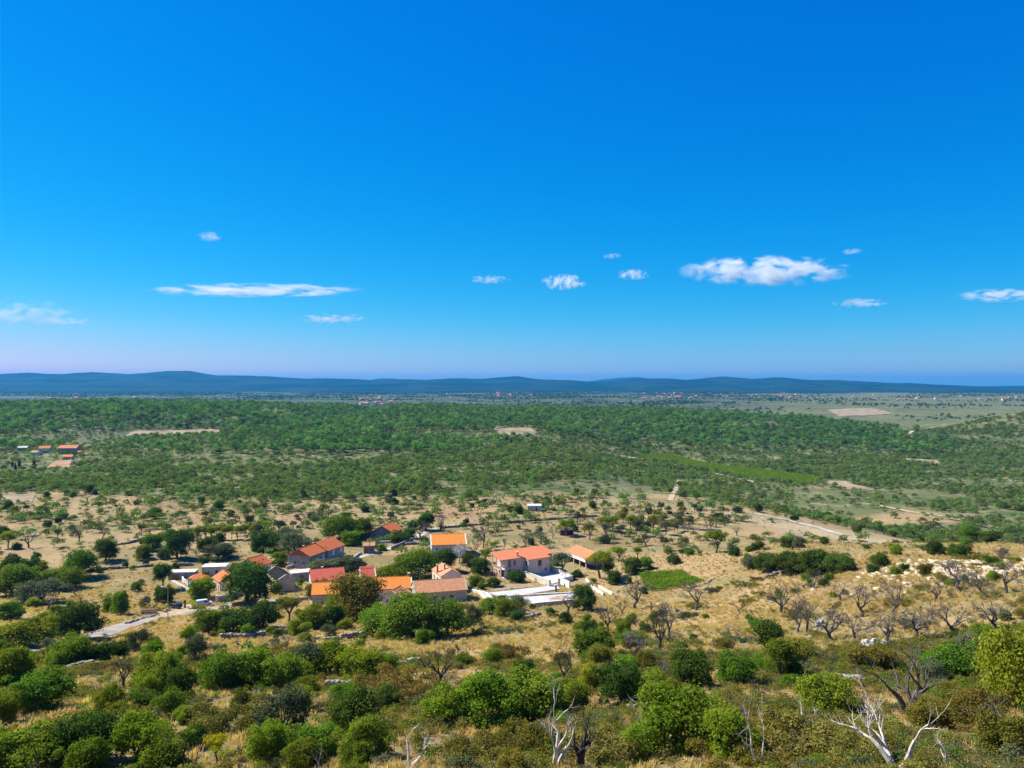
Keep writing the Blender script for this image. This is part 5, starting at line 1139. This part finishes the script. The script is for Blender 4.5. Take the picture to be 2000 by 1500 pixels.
def vine_rows(name, poly, label, gap, seed, k, sc_):
    xs = [p[0] for p in poly]; ys = [p[1] for p in poly]; a = math.atan2(poly[1][1] - poly[0][1], poly[1][0] - poly[0][0]); out = []
    cx, cy_ = sum(xs) / len(xs), sum(ys) / len(ys); Rm = max(max(xs) - min(xs), max(ys) - min(ys))
    for r in np.arange(-Rm, Rm, gap):
        t = np.arange(-Rm, Rm, k); x = cx + np.cos(a) * t - np.sin(a) * r; y = cy_ + np.sin(a) * t + np.cos(a) * r; ok = inpoly(x, y, poly); out.append(np.stack([x[ok], y[ok]], -1))
    xy = np.concatenate(out); P3 = np.column_stack([xy, HT(xy[:, 0], xy[:, 1])]); rg = np.random.default_rng(seed); P3[:, :2] += rg.normal(size=(len(P3), 2)) * .15
    instances(name, label, P3, rg.uniform(.8, 1.2, len(P3)) * sc_, VN, seed)
VN = [lowproto(f'vine{i}', 'scrub', 140 + i, 'leaf_bright', 90, .24) for i in range(2)]
vine_rows('vineyard', VIN, 'rows of green vines behind the lime trees', 1.9, 31, .55, .62)
vine_rows('vineyard', VIN2, 'long bright green vineyard strip in the scrub', 2.4, 32, 1.1, .62)

# ---------------------------------------------------------------- haze and clouds
mb = MB(); mb.box(-26000, 26000, -900, 26500, -45, 330)
hz = NT('haze'); pv = hz.n('VolumePrincipled'); pv.inputs['Color'].default_value = (.025, .36, .84, 1); pv.inputs['Density'].default_value = 4.6e-5; pv.inputs['Anisotropy'].default_value = .2
hz.t.links.new(pv.outputs[0], hz.out.inputs['Volume'])
tag(mb.build('haze', hz.m), 'thin blue haze filling the plain', None, None, 'stuff')

CLOUDS = [(1495,529,372,66,'large white elongated cloud on the right',1.0),(1102,551,100,36,'small bright cloud right of the centre',.9),(1236,536,70,24,'tiny ragged cloud between the small and the large one',.7),(500,567,470,30,'long thin streak of cloud on the left',.75),(650,622,160,22,'short low streak of cloud left of the centre',.7),(410,462,50,22,'tiny faint cloud high on the left',.45),(1680,592,120,22,'thin wispy cloud below the large one',.6),(1955,577,190,30,'grey-white streak of cloud at the right edge',.8),(955,546,95,18,'faint narrow cloud at the centre',.5),(40,612,260,60,'pale wispy cloud at the left edge',.35),(125,628,130,20,'thin wisp beside the pale cloud at the left edge',.45),(1664,491,44,11,'tiny sliver of cloud above the large one',.5),(1196,500,44,10,'tiny sliver of cloud above the ragged one',.4)]
import bmesh
cm = NT('cloud'); tc = cm.n('TexCoord'); v = tc.outputs['Object']
def vlen():
    n_ = cm.n('VectorMath', operation='LENGTH'); cm.t.links.new(v, n_.inputs[0]); return n_.outputs['Value']
mp = cm.n('Mapping'); mp.inputs['Scale'].default_value = (3.4, .5, 1.3); cm.t.links.new(v, mp.inputs['Vector'])
oi_ = cm.n('ObjectInfo'); va = cm.n('VectorMath', operation='ADD'); cm.t.links.new(mp.outputs[0], va.inputs[0])
sc3 = cm.n('VectorMath', operation='SCALE'); sc3.inputs[0].default_value = (37.0, 11.0, 5.0); cm.t.links.new(oi_.outputs['Random'], sc3.inputs['Scale']); cm.t.links.new(sc3.outputs[0], va.inputs[1])
nz = cm.noise(1.4, 7, .62, va.outputs[0], .4)
r2 = cm.math('POWER', vlen(), 1.6)
den = cm.math('ADD', cm.math('MULTIPLY', cm.math('SUBTRACT', 1.0, r2), .55), cm.math('MULTIPLY', cm.math('SUBTRACT', .49, nz), 4.6))
den = cm.math('MULTIPLY', cm.math('MAXIMUM', den, 0.0), cm.ramp(r2, 1.0, .55))
pv = cm.n('VolumePrincipled'); pv.inputs['Color'].default_value = (.98, .98, 1, 1); pv.inputs['Anisotropy'].default_value = .0
sepc = cm.n('SeparateColor'); cm.t.links.new(oi_.outputs['Color'], sepc.inputs[0])
cm.set(pv.inputs['Density'], cm.math('MULTIPLY', cm.math('MULTIPLY', den, sepc.outputs[0]), .010)); cm.t.links.new(pv.outputs[0], cm.out.inputs['Volume'])
cme = bpy.data.meshes.new('cloud'); bm = bmesh.new(); bmesh.ops.create_icosphere(bm, subdivisions=3, radius=1.0); bm.to_mesh(cme); bm.free(); cme.materials.append(cm.m)
CD = 9500.0
for (px_, py_, wp, hp, lab, dn) in CLOUDS:
    o = link('cloud', cme); o.location = ((px_ - 1000) / F * CD, CD, CZ + (750 - py_) / F * CD); o.scale = (wp / 2 / F * CD, max(160, wp * .10 / F * CD), hp / 2 / F * CD)
    o.color = (dn, dn, dn, 1); tag(o, lab, 'cloud', 'small fair-weather clouds')
